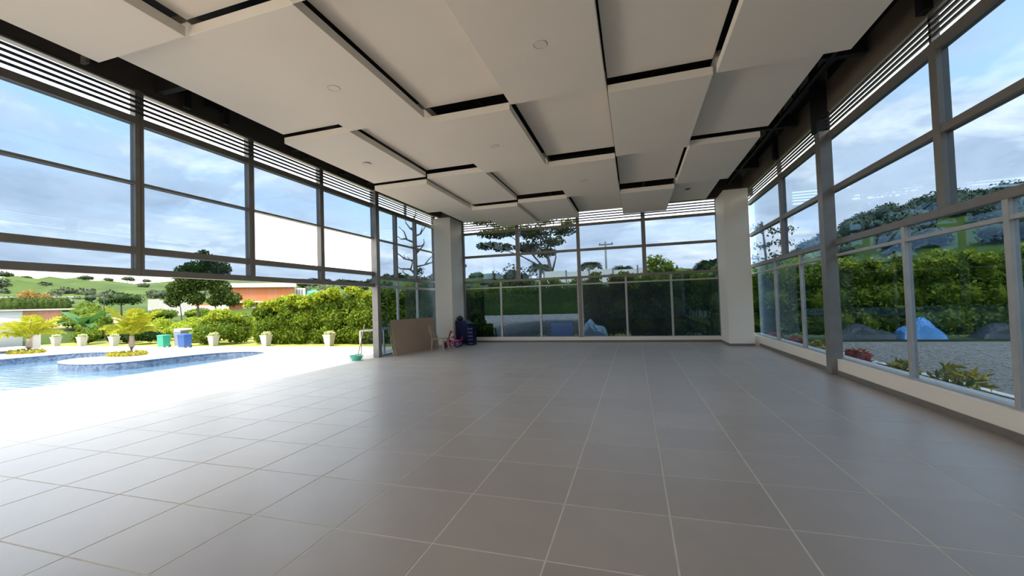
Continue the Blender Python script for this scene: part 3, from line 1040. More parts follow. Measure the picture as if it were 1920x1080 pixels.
bin_(-17.5, 11.85, .40, .36, .58, pm('green_bin', (0.02, 0.30, 0.19), (0.015, 0.25, 0.16), 4, 0.4), 'green waste bin, partly hidden by the yellow palm')
bin_(-17.0, 12.3, .46, .4, .76, pm('grey_bin', (0.22, 0.26, 0.32), (0.19, 0.22, 0.28), 4, 0.4), 'tall grey waste bin behind the blue bin')
part(MB().box(-17.2, -16.55, 12.1, 12.5, .77, .84), 'tray', M_WM, bpy.data.objects['waste_bin.001'])
bin_(-15.95, 11.7, .42, .38, .62, pm('blue_bin', (0.02, 0.09, 0.32), (0.018, 0.08, 0.28), 4, 0.4), 'bright blue waste bin, right of the grey bin')

# palms
M_FROND = pm('palm_yellow', (0.38, 0.37, 0.02), (0.24, 0.30, 0.025), 3, 0.6, trans=0.35, island=True)
M_TRUNK = pm('palm_trunk', (0.36, 0.29, 0.22), (0.26, 0.21, 0.16), 5, 0.9, 0.4, stretch=(1, 1, 5))
M_BARK = pm('bark', (0.16, 0.125, 0.095), (0.10, 0.08, 0.06), 5, 0.9, 0.4, stretch=(1, 1, .3))


def frond(root, top, az, length, rise, droop, mat, rng, nl=26, ll=.42, lw=.05, name='frond'):
    pts = []
    for i in range(9):
        t = i / 8
        h = length * t
        pts.append(Vector((top[0] + math.cos(az) * h * .85, top[1] + math.sin(az) * h * .85, top[2] + rise * t - droop * t * t)))
    rach = MB().tube(pts, [.018 - .014 * i / 8 for i in range(9)], 5)
    Q = []
    side = Vector((-math.sin(az), math.cos(az), 0))
    for i in range(nl):
        t = .12 + .88 * i / nl
        k = min(7, int(t * 8))
        p = pts[k].lerp(pts[k + 1], t * 8 - k)
        d = (pts[k + 1] - pts[k]).normalized()
        L = ll * math.sin(math.pi * min(1, .22 + .8 * t)) + .08
        for s in (-1, 1):
            e = p + (side * s * .85 + d * .55 + Vector((0, 0, -.15 + .3 * rng.uniform(-1, 1)))) * L
            mid = p.lerp(e, .45)
            up = d * lw * .5
            Q.append([p, mid + up + Vector((0, 0, .02)), e, mid - up])
    base = len(rach.v)
    rach.add([v for q in Q for v in q], [(4 * i, 4 * i + 1, 4 * i + 2, 4 * i + 3) for i in range(len(Q))])
    o = part(rach, name, mat, root)
    return o


def palm(x, y, z, th_h, nf, L, rise, droop, mat, label, group=None, lw=.05, ll=.42, trunk_r=.10, cat='palm', name='palm', phase=0.0):
    P = empty(name, (x, y, z), label, cat, group)
    part(MB().tube([(x, y, z - .05), (x + .02, y, z + th_h * .4), (x + .03, y, z + th_h)], [trunk_r * 1.35, trunk_r, trunk_r * .75], 10), 'trunk', M_TRUNK, P, True)
    for i in range(nf):
        az = 2 * math.pi * i / nf + phase + rng.uniform(-.2, .2)
        k = rng.uniform(.8, 1.15)
        frond(P, (x + .03, y, z + th_h), az, L * k, rise * rng.uniform(.6, 1.3), droop * k, mat, rng, ll=ll, lw=lw)
    return P


palm(-16.0, 9.55, 0, .70, 11, 1.15, 1.65, .95, M_FROND, 'young yellow palm on the pool island, left of the bins', lw=.085, ll=.40, trunk_r=.10)
palm(-22.9, 9.6, 0, .62, 11, 1.5, 1.6, 1.0, M_FROND, 'young yellow palm by the white parasol and small pool', lw=.085, ll=.45, trunk_r=.12, phase=.3)
for (x, y, w, lab) in ((-15.35, 9.0, .85, 'yellow green border of low plants round the near palm'), (-22.6, 9.4, .95, 'yellow green border of low plants round the palm by the parasol')):
    F = empty('flower_bed', (x, y, 0), lab, 'flower bed')
    bl_ = [(x + (w * .8) * math.cos(a) + 0, y + .42 * math.sin(a), .03, .14, .14, .11) for a in np.linspace(0, 2 * math.pi, 14, endpoint=False)]
    blob_foliage('foliage', bl_, 1500, .09, pm('border_plant', (0.34, 0.34, 0.04), (0.40, 0.36, 0.06), 3, 0.7, trans=.3, island=True), rng, F, core=.7, kind='stuff')

# parasol + pool house
pa = empty('parasol', (-26.9, 8.4, 0), 'white parasol over the small pool, at the grey pool house', 'parasol')
pv = [(-26.9, 8.4, 2.05)]
npan = 8
for i in range(npan):
    a = 2 * math.pi * (i + .5) / npan
    pv.append((-26.9 + 2.9 * math.cos(a), 8.4 + 2.9 * math.sin(a), 1.38))
can = MB().add(pv + [(p[0], p[1], p[2] - .03) for p in pv], [(0, i + 1, (i + 1) % npan + 1) for i in range(npan)] + [(npan + 1, npan + 1 + (i + 1) % npan + 1, npan + 1 + i + 1) for i in range(npan)] + [(i + 1, npan + 1 + i + 1, npan + 1 + (i + 1) % npan + 1, (i + 1) % npan + 1) for i in range(npan)])
part(can, 'canopy', pm('parasol_cloth', (0.86, 0.86, 0.86), (0.82, 0.82, 0.82), 2, 0.8), pa)
part(MB().tube([(-26.9, 8.4, 0), (-26.9, 8.4, 2.12)], .035, 8), 'pole', M_POST, pa, True)
part(MB().lathe(-26.9, 8.4, [(.35, -.01), (.35, .06), (.06, .09)], 16), 'base', M_POST, pa)
ph = empty('pool_house', (-29, 11.5, 0), 'low grey walled pool house with a white corner pier', 'building')
M_GREYW = pm('grey_render', (0.44, 0.45, 0.46), (0.38, 0.39, 0.40), .8, .8)
part(MB().box(-36, -30.2, 8.6, 12.7, -.2, 1.42), 'wall', M_GREYW, ph)
part(MB().box(-36.3, -30.0, 8.4, 12.8, 1.42, 1.54), 'roof', M_WM, ph)
part(MB().box(-26.7, -26.2, 11.3, 11.6, -.012, .84), 'pier', M_POT, ph)

# ================================================================== SHRUBS AND HEDGES
M_LEAF = pm('bright_leaf', (0.19, 0.26, 0.022), (0.06, 0.12, 0.014), 3, 0.55, trans=0.35, island=True)
M_LEAF2 = pm('yellow_green_leaf', (0.40, 0.44, 0.03), (0.16, 0.26, 0.025), 3, 0.55, trans=0.35, island=True)
M_DLEAF = pm('dark_leaf', (0.04, 0.075, 0.018), (0.018, 0.042, 0.011), 3, 0.5, trans=0.25, island=True)
M_OLIVE = pm('olive_leaf', (0.085, 0.10, 0.03), (0.04, 0.06, 0.02), 3, 0.55, trans=0.3, island=True)


def hedge(name, x0, x1, y, depth, h0, h1, n, size, mat, label, cat='hedge', step=.55, tip=None, z0=0.0):
    H = empty(name, ((x0 + x1) / 2, y, z0), label, cat)
    bl = []
    k = max(2, int(abs(x1 - x0) / step))
    for i in range(k):
        t = (i + .5) / k
        x = x0 + (x1 - x0) * t
        h = (h0 + (h1 - h0) * t)
        for lev in (0.2, 0.5, 0.78):
            bl.append((x + rng.uniform(-.15, .15), y + rng.uniform(-.2, .2) * depth + (.25 * depth if lev > .7 else 0), z0 + h * lev + rng.uniform(-.08, .08), step * rng.uniform(.8, 1.1), depth * rng.uniform(.45, .6), h * rng.uniform(.2, .27)))
    blob_foliage('foliage', bl, n, size, mat, rng, H, core=.72, shell=.45, kind='stuff', floor=z0 + .02)
    if tip:
        tb = []
        for i in range(k * 2):
            t = rng.uniform(0, 1)
            tb.append((x0 + (x1 - x0) * t, y + rng.uniform(-.5, .3) * depth, z0 + (h0 + (h1 - h0) * t) * rng.uniform(.86, 1.06), .28, .28, .2))
        blob_foliage('young_shoots', tb, n // 5, size, tip, rng, H, core=0, shell=.9, kind='stuff')
    return H


def shrub(name, x, y, rx, ry, h, n, size, mat, label, tip=None, z0=0.0, cat='shrub', nb=7):
    H = empty(name, (x, y, z0), label, cat)
    bl = []
    for i in range(nb):
        a = 2 * math.pi * i / nb + rng.uniform(-.3, .3)
        bl.append((x + rx * .5 * math.cos(a), y + ry * .5 * math.sin(a), z0 + h * rng.uniform(.3, .65), rx * rng.uniform(.4, .6), ry * rng.uniform(.4, .6), h * rng.uniform(.28, .36)))
    bl.append((x, y, z0 + h * .66, rx * .5, ry * .5, h * .34))
    blob_foliage('foliage', bl, n, size, mat, rng, H, core=.8, floor=z0 + .02)
    if tip:
        blob_foliage('young_shoots', [(x + rng.uniform(-.7, .7) * rx, y - rng.uniform(0, .6) * ry, z0 + h * rng.uniform(.75, 1.0), rx * .2, ry * .2, h * .12) for _ in range(8)], n // 4, size, tip, rng, H, core=0, shell=.9)
    return H


hedge('hedge', -14.0, -4.6, 13.85, 1.1, 1.85, 2.55, 52000, .16, M_LEAF, 'tall bright green hedge running behind the last planters to the glazed corner', tip=M_LEAF2)
shrub('shrub', -16.0, 13.7, 1.6, 1.0, 1.55, 6500, .15, M_LEAF, 'dense green bush right behind the blue bin', tip=M_LEAF2)
shrub('shrub', -19.2, 14.6, 1.3, .8, 1.35, 4500, .15, M_LEAF2, 'lighter yellow green bush above the green bin')
shrub('shrub', -21.6, 13.6, .9, .7, .9, 3000, .15, M_DLEAF, 'low dark bush behind the yellow palm')
shrub('shrub', -23.9, 13.9, 1.0, .7, 1.05, 3000, .15, M_OLIVE, 'olive green bush between the left planters')
shrub('shrub', -26.0, 13.5, .8, .6, .85, 3000, .15, M_LEAF, 'green bush beside the white corner pier')
shrub('shrub', -21.0, 18.6, 2.2, 1.2, 1.6, 5000, .17, M_LEAF2, 'rough yellow green scrub on the bank behind the palm', z0=-.2)
for x, y, rx, h, mt_, lab in ((-30.5, 16.2, 1.2, 1.5, M_LEAF, 'green bush left of the banana plant'), (-25.6, 15.3, 1.1, 1.3, M_LEAF, 'leafy bush right of the banana plant'), (-23.2, 15.6, 1.1, 1.35, M_LEAF2, 'yellow green bush between the banana plant and the near palm'),
                              (-21.0, 15.9, .9, 1.25, M_OLIVE, 'olive bush rising behind the low dark bush'), (-17.6, 15.9, 1.1, 1.5, M_LEAF2, 'bright bush behind the grey bin'), (-27.9, 17.2, 1.3, 1.35, M_OLIVE, 'dull green bush behind the banana plant')):
    shrub('shrub', x, y, rx, .75, h, 3200, .16, mt_, lab)
# behind the building: one continuous dark hedge
hedge('hedge', -4.4, 22.0, 16.5, 1.1, 2.3, 2.85, 80000, .16, M_LEAF, 'long tall hedge behind the back wall and the gravel yard', tip=M_LEAF2, step=.7)

# banana plant
M_BAN = pm('banana_leaf', (0.07, 0.17, 0.04), (0.04, 0.12, 0.03), 2, .45, trans=.3, stretch=(1, 1, 1))
bn = empty('banana_plant', (-28.2, 14.6, -.1), 'banana plant with broad arching leaves behind the left planters', 'banana plant')
part(MB().tube([(-28.2, 14.6, -.15), (-28.2, 14.6, 1.0)], [.16, .10], 10), 'stem', pm('banana_stem', (.25, .33, .12), (.3, .3, .15), 3, .6), bn, True)
for az, L, ri, dr in ((3.3, 1.9, 1.7, .75), (2.6, 2.0, 1.2, 1.2), (.1, 1.9, 1.6, .8), (-.4, 2.1, 1.0, 1.1), (.9, 1.6, 1.9, .5), (4.6, 1.7, 1.2, 1.2), (5.6, 1.9, 1.5, 1.0)):
    vs = []
    for i in range(11):
        t = i / 10
        c = Vector((-28.2 + math.cos(az) * L * t, 14.6 + math.sin(az) * L * t * .9, .95 + ri * t - dr * t * t))
        w = .30 * math.sin(math.pi * min(1, .08 + .93 * t)) ** .7
        s = Vector((-math.sin(az), math.cos(az), 0)) * w
        vs += [c - s + Vector((0, 0, .06 * w)), c - Vector((0, 0, .05)), c + s + Vector((0, 0, .06 * w))]
    fs = []
    for i in range(10):
        for j in (0, 1):
            fs.append((3 * i + j, 3 * i + j + 1, 3 * i + j + 4, 3 * i + j + 3))
    part(MB().add(vs, fs), 'leaf', M_BAN, bn, True)

# ---- crotons outside the right glazing
M_CRED = pm('croton_red', (0.36, 0.03, 0.04), (0.42, 0.16, 0.03), 3, .45, trans=.2, island=True)
M_CYEL = pm('croton_yellow', (0.55, 0.42, 0.05), (0.16, 0.24, 0.05), 3, .45, trans=.2, island=True)
for x, y, s, mt_, lab in ((7.95, 13.8, .22, M_CRED, 'red and orange croton nearest the white pillar outside the right glass'), (7.95, 12.0, .24, M_CRED, 'orange croton, second from the pillar outside the right glass'), (7.95, 10.3, .26, M_CYEL, 'yellow green croton just before the broad steel post'),
                          (7.95, 8.3, .27, M_CRED, 'deep red croton just past the broad steel post'), (7.95, 6.7, .25, M_CYEL, 'small yellow croton behind a slim aluminium mullion'), (7.95, 5.35, .33, M_CYEL, 'largest yellow green croton by the near white kerb stones'), (7.95, 3.9, .27, M_CRED, 'dark red croton at the edge of the view')):
    K = empty('croton', (x, y, 0), lab, 'plant', 'crotons outside the right glazing')
    st = MB()
    for i in range(6):
        a = i * 1.05
        st.tube([(x, y, -.02), (x + .5 * s * math.cos(a), y + .5 * s * math.sin(a), s * .9)], [.014, .006], 5)
    part(st, 'stems', M_BARK, K)
    n = 190
    d = rng.normal(size=(n, 3))
    d /= np.linalg.norm(d, axis=1, keepdims=True)
    C = np.array([x, y, s * .75]) + d * np.array([s, s, s * .7]) * rng.uniform(.4, 1, size=(n, 1))
    C[:, 2] = np.maximum(C[:, 2], .04)
    np_quads('leaves', leaf_quads(C, .17, rng, .5, .34), mt_, K)
M_KS = pm('white_kerbstone', (0.78, 0.78, 0.76), (0.66, 0.66, 0.64), 3, .8, .1)
for k in range(8):
    y0 = 3.2 + k * 1.32
    o = MB().box(8.27, 8.39, y0, y0 + 1.12, -.05, .10, .01).build('kerbstone', M_KS)
    tag(o, 'white kerb stone edging the gravel, %s counting from the near end of the row' % ('first second third fourth fifth sixth seventh eighth'.split()[k]), 'kerb', 'white kerb stones along the gravel')
# gravel stones near the glass (real stones, too many to count)
n = 5200
P = np.stack([rng.uniform(8.45, 13.5, n), rng.uniform(1.5, 13.8, n), np.full(n, -.045)], 1)
oc = np.array([(1, 0, 0), (0, 1, 0), (-1, 0, 0), (0, -1, 0), (0, 0, .7)])
V = P[:, None, :] + oc[None] * (rng.uniform(.015, .045, (n, 1, 1)) * rng.uniform(.7, 1.2, (n, 5, 1)))
F = (np.array([(0, 1, 4), (1, 2, 4), (2, 3, 4), (3, 0, 4)])[None] + (np.arange(n) * 5)[:, None, None]).reshape(-1, 3)
st = np_quads('gravel', np.zeros((0, 4, 3)), pm('gravel_stone', (.24, .24, .225), (.12, .12, .115), 3, .9, island=True), gr, (V.reshape(-1, 3), F), 'stuff')

# ---- tarps and sheets against the hedge, plus two reflection stand-ins


def lump(name, cx, cy, rx, ry, h, mat, label, cat, z0=-.04, seed=0):
    nx, ny = 18, 10
    vs, fs = [], []
    for i in range(nx + 1):
        for j in range(ny + 1):
            u, v = i / nx * 2 - 1, j / ny * 2 - 1
            e = max(0, 1 - abs(u) ** 2.6) ** .6 * max(0, 1 - abs(v) ** 2.4) ** .5
            z = z0 + h * e * (.78 + .16 * math.sin(u * 5 + seed) + .08 * math.sin(u * 11 + v * 7 + seed))
            vs.append((cx + rx * u, cy + ry * v, z))
    for i in range(nx):
        for j in range(ny):
            a = i * (ny + 1) + j
            fs.append((a, a + ny + 1, a + ny + 2, a + 1))
    o = MB().add(vs, fs).build(name, mat, None, False)
    sd = o.modifiers.new('thick', 'SOLIDIFY')
    sd.thickness = .012
    return tag(o, label, cat)


M_TARP = pm('blue_tarp', (0.07, 0.24, 0.56), (0.05, 0.19, 0.46), 4, .4, .5, bscale=9)
lump('tarp', 12.5, 15.3, .58, .4, .70, M_TARP, 'bright blue tarp heaped before the hedge beyond the gravel', 'tarp', seed=1)
M_NET = pm('dark_netting', (.018, .034, .045), (.01, .02, .028), 5, .6, .5)
lump('ground_cover', 10.9, 15.3, .9, .4, .50, M_NET, 'dark folded sheet on the ground left of the blue tarp', 'sheet', seed=2)
lump('ground_cover', 14.9, 15.3, 1.0, .4, .52, M_NET, 'dark folded sheet on the ground right of the blue tarp', 'sheet', seed=4)
o = MB().hexa([(.22, 15.2, -.02), (1.12, 15.2, -.02), (1.12, 15.23, -.02), (.22, 15.23, -.02)], [(.18, 15.42, .66), (1.08, 15.42, .66), (1.08, 15.45, .66), (.18, 15.45, .66)]).build('blue_reflection', pm('reflection_blue', (0.05, .20, .62), (.04, .16, .52), 5, .4))  # added panel, its colour imitates a blue reflection in the back glass
tag(o, 'flat blue panel leaning outside the back glass, standing in for a reflection', 'panel')
M_PALE = pm('reflection_pale', (0.62, .84, .92), (.50, .74, .86), 4, .5, .3)
lump('tarp', 1.95, 15.3, .55, .38, .85, M_PALE, 'pale blue heap imitating a reflection, outside the back glass at the central mullion', 'tarp', seed=3)  # added heap, shaped and coloured like a pale reflection in the glass

# ================================================================== TREES


def tree(name, x, y, z, base_pts, blobs, n, size, leafm, label, cat='tree', rad=.16, branches=(), up=.35, core=0, group=None, shell=.95, aspect=.5):
    T = empty(name, (x, y, z), label, cat, group)
    part(MB().tube(base_pts, [rad * (1 - .6 * i / (len(base_pts) - 1)) for i in range(len(base_pts))], 8), 'trunk', M_BARK, T, True)
    for b in branches:
        part(MB().tube(b, [rad * .42 * (1 - .75 * i / (len(b) - 1)) for i in range(len(b))], 6), 'branch', M_BARK, T, True)
    if blobs:
        blob_foliage('crown', blobs, n, size, leafm, rng, T, core=core, shell=shell, up=up, kind='stuff' if n > 300 else None, aspect=aspect)
    return T


# broad tree before the brick house
x, y, z = -29.9, 22.6, .5
bl = [(x + dx, y + dy, zz, rx, rx, rz) for dx, dy, zz, rx, rz in ((-.9, -.6, 3.4, .75, .5), (-.2, 0, 4.0, .9, .6), (.8, .6, 4.3, .9, .55), (1.5, 1.1, 3.5, .8, .5), (.3, 0, 5.0, .9, .5), (.9, .8, 5.6, .7, .45), (1.6, 1.2, 5.1, .7, .4), (-.6, -.3, 4.9, .6, .35),
                                                            (2.2, 1.6, 2.6, .7, .4), (-1.0, -.8, 2.6, .6, .35), (.1, .1, 2.7, .7, .35), (1.3, .9, 2.5, .6, .3), (.6, .4, 6.2, .45, .3), (-.6, -.3, 4.2, .7, .5), (1.2, .8, 4.2, .7, .5))]
tree('tree', x, y, z, [(x + .3, y + .2, z - .2), (x + .25, y + .2, 2.0), (x + .4, y + .3, 4.2)], [(a, b, c_, r * 1.05, r * 1.05, h * 1.5) for a, b, c_, r, h, *_ in [(q[0], q[1], q[2], q[3], q[5]) for q in bl]], 13000, .24, pm('tree_leaf', (.085, .13, .025), (.035, .06, .013), 3, .55, trans=.3, island=True), 'many trunked green tree standing before the orange brick house', rad=.12, core=.5, shell=.7,
     branches=[[(x - .6, y - .4, .4), (x - .7, y - .5, 2.0), (x - .9, y - .6, 3.4)], [(x + 1.2, y + .8, .4), (x + 1.3, y + .9, 2.2), (x + 1.6, y + 1.1, 3.4)], [(x + .3, y + .2, 2.2), (x + 1.0, y + .7, 4.0), (x + 1.4, y + 1, 5.0)], [(x + .3, y + .2, 2.4), (x - .3, y, 3.8), (x - .5, y - .3, 4.8)]])
# flat-topped tree behind the back wall
x, y, z = -1.6, 26.8, -.2
bl = []
for dx, zz, rx, rz in ((-4.9, 7.3, 1.1, .35), (-3.4, 7.2, 1.3, .45), (-1.9, 7.4, 1.3, .45), (-.5, 7.0, 1.1, .4), (.9, 6.2, .9, .35), (-3.9, 6.3, 1.2, .3), (-2.3, 6.3, 1.2, .4), (-.9, 6.0, 1.1, .4), (.2, 5.4, .9, .3), (-4.6, 5.5, .9, .25), (-1.6, 5.2, 1.0, .35), (-.3, 4.7, .8, .3), (-3.3, 5.2, .8, .25), (1.3, 6.7, .6, .25), (-2.6, 8.0, 1.1, .3), (-4.1, 8.0, .8, .25)):
    bl.append((x + dx * 1.0 - .35, y + rng.uniform(-1, 1), zz + .35, rx * 1.05, rx * 1.05, rz * 1.15))
tree('tree', x, y, z, [(x + .3, y, z), (x + .2, y, 1.8), (x - .2, y, 3.6), (x - .5, y, 5.2)], bl, 13000, .22, pm('acacia_leaf', (.15, .155, .04), (.06, .075, .022), 3, .55, trans=.35, island=True), 'spreading flat topped tree behind the back glazing', rad=.2, branches=[[(x - .1, y, 3.2), (x - 1.6, y + .3, 5.0), (x - 3.3, y, 6.6)], [(x - .2, y, 3.4), (x + .15, y, 4.6), (x + .1, y, 5.6)], [(x - .3, y, 4.4), (x - 1.4, y - .3, 6.0), (x - 1.6, y, 7.2)], [(x - .5, y, 5.0), (x - .2, y + .2, 6.2), (x + .1, y, 7.0)], [(x - .2, y, 3.6), (x - 2.2, y, 4.8), (x - 4.0, y, 5.6)]])
# bare tree in the corner glazing
x, y = -10.7, 23.8
br_ = []
for k in range(11):
    h = 3.0 + .42 * k
    a = k * 2.4
    L = (1.9 - .11 * k) * random.uniform(.8, 1.2)
    br_.append([(x, y, h), (x + L * .45 * math.cos(a), y + L * .45 * math.sin(a), h + .15), (x + L * .8 * math.cos(a + .3), y + L * .8 * math.sin(a + .3), h + .6), (x + L * math.cos(a + .1), y + L * math.sin(a + .1), h + .95)])
    br_.append([(x + L * .5 * math.cos(a), y + L * .5 * math.sin(a), h + .2), (x + L * .7 * math.cos(a - .6), y + L * .7 * math.sin(a - .6), h + .25), (x + L * .95 * math.cos(a - .7), y + L * .95 * math.sin(a - .7), h + .55)])
tree('bare_tree', x, y, -.2, [(x - .1, y, -.2), (x, y, 2.5), (x + .08, y, 5), (x + .02, y, 7.8)], [(x - 1.2, y, 3.6, .7, .6, .3), (x + .9, y + .3, 3.3, .7, .6, .3), (x + .2, y, 4.0, .5, .4, .25)], 420, .24, M_DLEAF, 'nearly bare tree with dark branches behind the corner glazing', rad=.17, branches=br_)
x, y = -8.3, 25.0
tree('tree', x, y, -.2, [(x, y, -.2), (x, y, 3), (x, y, 6)], [(x + dx, y, zz, rx * .75, rx * .75, rz) for dx, zz, rx, rz in ((.0, 5.8, .7, .5), (-.1, 5.0, 1.0, .3), (.1, 4.2, 1.1, .35), (0, 3.3, 1.0, .4), (.2, 2.4, 1.0, .5))], 1800, .22, M_DLEAF, 'dark green layered tree between the bare tree and the left pillar', rad=.12)
# right corner: thin tree
x, y = 9.6, 20.7
tree('tree', x, y, -.2, [(x, y, -.2), (x, y, 3), (x - .1, y, 5)], [(x + dx, y, zz, .5, .5, .25) for dx, zz in ((-.3, 4.8), (.3, 4.5), (.7, 4.0), (-.1, 3.9), (.4, 3.4), (-.4, 3.3), (.9, 4.6))], 420, .17, M_OLIVE, 'thin leafed tree behind the right pillar', rad=.08)
x, y = 11.2, 20.0
tree('tree', x, y, -.2, [(x, y, -.2), (x, y, 2.5)], [(x, y, 2.9, 1.0, .8, .5), (x - .8, y, 2.7, .7, .6, .4)], 1500, .2, M_LEAF2, 'bushy yellow green tree rising over the hedge past the right pillar', rad=.1, core=.6)
# palms beyond
palm(-31.9, 39.5, 1.2, 3.6, 11, 1.7, 1.2, 1.5, M_DLEAF, 'dark palm beyond the tall hedge, left of the slim post', lw=.12, ll=.7, trunk_r=.14)
palm(-29.6, 42.6, 1.2, 3.3, 9, 1.3, 1.1, 1.2, M_DLEAF, 'smaller dark palm beside it, nearest the slim post', lw=.12, ll=.6, trunk_r=.12)
palm(.0, 36.3, -.2, 4.9, 10, 1.6, .9, 1.6, M_OLIVE, 'tall palm left of the utility pole behind the white fence', lw=.11, ll=.6, trunk_r=.13)
palm(2.7, 39.4, -.2, 4.6, 10, 1.5, .9, 1.5, M_OLIVE, 'tall palm right of the utility pole behind the white fence', lw=.11, ll=.6, trunk_r=.13)
palm(-4.2, 34.5, -.2, 4.9, 10, 1.5, .9, 1.5, M_OLIVE, 'tall palm under the right side of the flat topped tree', lw=.11, ll=.6, trunk_r=.13)
palm(7.7, 23.1, -.2, 3.4, 10, 1.3, 1.0, 1.3, M_DLEAF, 'dark palm seen beside the right pillar through the back glazing', lw=.1, ll=.5, trunk_r=.11)
x0, y0 = 5.8, 17.9
shrub('shrub', 5.0, 19.0, 1.3, .7, 3.35, 4200, .17, M_LEAF2, 'tall yellow green shrub rising over the back hedge left of the dark palm', tip=M_LEAF2)
shrub('shrub', -2.6, 19.2, 1.5, .8, 3.6, 4200, .17, M_OLIVE, 'tall leafy shrub behind the left end of the back glazing')

# utility pole and fence
up_ = empty('utility_pole', (1.0, 42.3, -.1), 'utility pole with a crossarm between two palms', 'pole')
part(MB().tube([(1.0, 42.3, -.2), (1.0, 42.3, 7.5)], [.13, .09], 8), 'shaft', M_FRAME, up_, True)
part(MB().box(.35, 1.75, 42.24, 42.36, 7.15, 7.27), 'crossarm', M_FRAME, up_)
for x in (.45, 1.0, 1.65):
    part(MB().lathe(x, 42.3, [(.05, 7.27), (.06, 7.36), (.02, 7.42)], 8), 'insulator', M_POST, up_)
fe = empty('fence', (1.7, 25.2, -.1), 'white panel fence beyond the back hedge', 'fence')
xx = -2.0
k = 0
while xx < 5.3:
    zt = 3.55 if k % 2 == 0 else 3.47
    part(MB().box(xx + .04, xx + 1.42, 25.18, 25.23, -.25, zt - .05 * k * .3), 'panel', M_WM, fe)
    part(MB().box(xx - .04, xx + .04, 25.15, 25.26, -.25, zt + .1), 'post', M_FRAME, fe)
    xx += 1.46
    k += 1

# ================================================================== FAR LEFT BACKGROUND
M_BRICK = bpy.data.materials.new('orange_brick')
M_BRICK.use_nodes = True
t_ = M_BRICK.node_tree
bk_ = N(t_, 'ShaderNodeTexBrick')
bk_.inputs['Color1'].default_value = (.62, .17, .06, 1)
bk_.inputs['Color2'].default_value = (.52, .14, .05, 1)
bk_.inputs['Mortar'].default_value = (.5, .3, .2, 1)
bk_.inputs['Scale'].default_value = 6
tcx = N(t_, 'ShaderNodeTexCoord')
t_.links.new(tcx.outputs['Object'], bk_.inputs['Vector'])
t_.links.new(bk_.outputs['Color'], t_.nodes['Principled BSDF'].inputs['Base Color'])
t_.nodes['Principled BSDF'].inputs['Roughness'].default_value = .85

P0 = Vector((-42.9, 35.4, 0))
P1 = Vector((-37.3, 41.3, 0))
UX = (P1 - P0).normalized()
UY = Vector((-UX.y, UX.x, 0))


def ob(u0, u1, v0, v1, z0, z1):
    """box aligned with the house front"""
    f = lambda u, v, z: P0 + UX * u + UY * v + Vector((0, 0, z))
    return MB().hexa([f(u0, v0, z0), f(u1, v0, z0), f(u1, v1, z0), f(u0, v1, z0)], [f(u0, v0, z1), f(u1, v0, z1), f(u1, v1, z1), f(u0, v1, z1)])


ho = empty('house', tuple(P0 + UX * 4), 'orange brick house with a flat white roof on the bank', 'house')
LEN = (P1 - P0).length
part(ob(0, LEN, 0, 6, 2.75, 4.45), 'upper_wall', M_BRICK, ho)
part(ob(-.3, LEN + .2, -.4, 6.3, 4.45, 4.95), 'roof', M_WM, ho)
part(ob(-.1, LEN + .1, -.12, 6, 2.62, 2.75), 'floor_slab', M_WM, ho)
part(ob(-2.4, 5.5, .8, 6, .3, 2.62), 'lower_wall', M_BRICK, ho)
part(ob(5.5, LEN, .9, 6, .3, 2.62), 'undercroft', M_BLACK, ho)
part(ob(3.2, 3.5, .7, .9, .3, 2.62), 'column', M_WM, ho)
wn = part(ob(.1, 1.25, -.06, .02, 3.0, 4.1), 'window', M_WM, ho)
for u in (.16, .55, .9):
    q = ob(u, u + .30, -.09, -.05, 3.06, 4.04)
    part(q, 'pane', M_BLACK, wn)
part(ob(2.5, 4.2, .74, .82, .9, 2.1), 'window', M_WM, ho)
part(ob(LEN + .1, LEN + 1.35, 1.0, 4, 2.4, 4.35), 'annex', M_WM, ho)
for u in (.25, .55, .85):
    part(ob(LEN + u, LEN + u + .2, .95, 1.02, 3.2, 4.2), 'annex_window', M_FRAME, ho)
tk = empty('water_tank', tuple(P0 + UX * (LEN + 2.3)), 'turquoise water tank beside the brick house', 'tank')
c = P0 + UX * (LEN + 2.4) + UY * 1.2
part(MB().lathe(c.x, c.y, [(.80, 2.5), (.84, 2.75), (.84, 3.75), (.7, 3.95), (.25, 4.05)], 18), 'drum', pm('turquoise', (.03, .62, .55), (.03, .54, .48), 4, .4), tk, True)
part(MB().lathe(c.x, c.y, [(.24, 4.03), (.24, 4.1)], 12), 'cap', pm('turquoise2', (.03, .5, .46), (.03, .44, .4), 4, .4), tk)
part(ob(LEN + 1.4, LEN + 3.4, .2, 2.4, .3, 2.5), 'stand', M_BLACK, tk)
sh = empty('shed', tuple(P0 + UX * (LEN + 4.4)), 'small dark roofed shed right of the turquoise tank', 'shed')
part(ob(LEN + 3.5, LEN + 5.2, 1, 3, .3, 3.5), 'wall', M_GREYW, sh)
part(ob(LEN + 3.3, LEN + 5.5, .8, 3.2, 3.5, 4.1), 'roof', pm('dark_roof', (.16, .15, .15), (.12, .11, .11), 3, .8), sh)

ww = empty('boundary_wall', (-45.5, 31.9, 1), 'pale boundary wall on the bank left of the tree', 'wall')
A_, B_ = Vector((-46.7, 30.2, 0)), Vector((-44.4, 33.5, 0))
for i in range(4):
    a, b = A_.lerp(B_, i / 4), A_.lerp(B_, (i + 1) / 4)
    zt = 3.2 - .12 * i
    part(MB().bar((a.x, a.y, (zt + .3) / 2), (b.x, b.y, (zt + .3) / 2), .2, zt - .3), 'wall_panel', M_POT, ww)
A2, B2 = B_, Vector((-41.5, 35.6, 0))
part(MB().bar((A2.x, A2.y, 1.4), (B2.x, B2.y, 1.4), .2, 2.0), 'wall_panel', M_POT, ww)

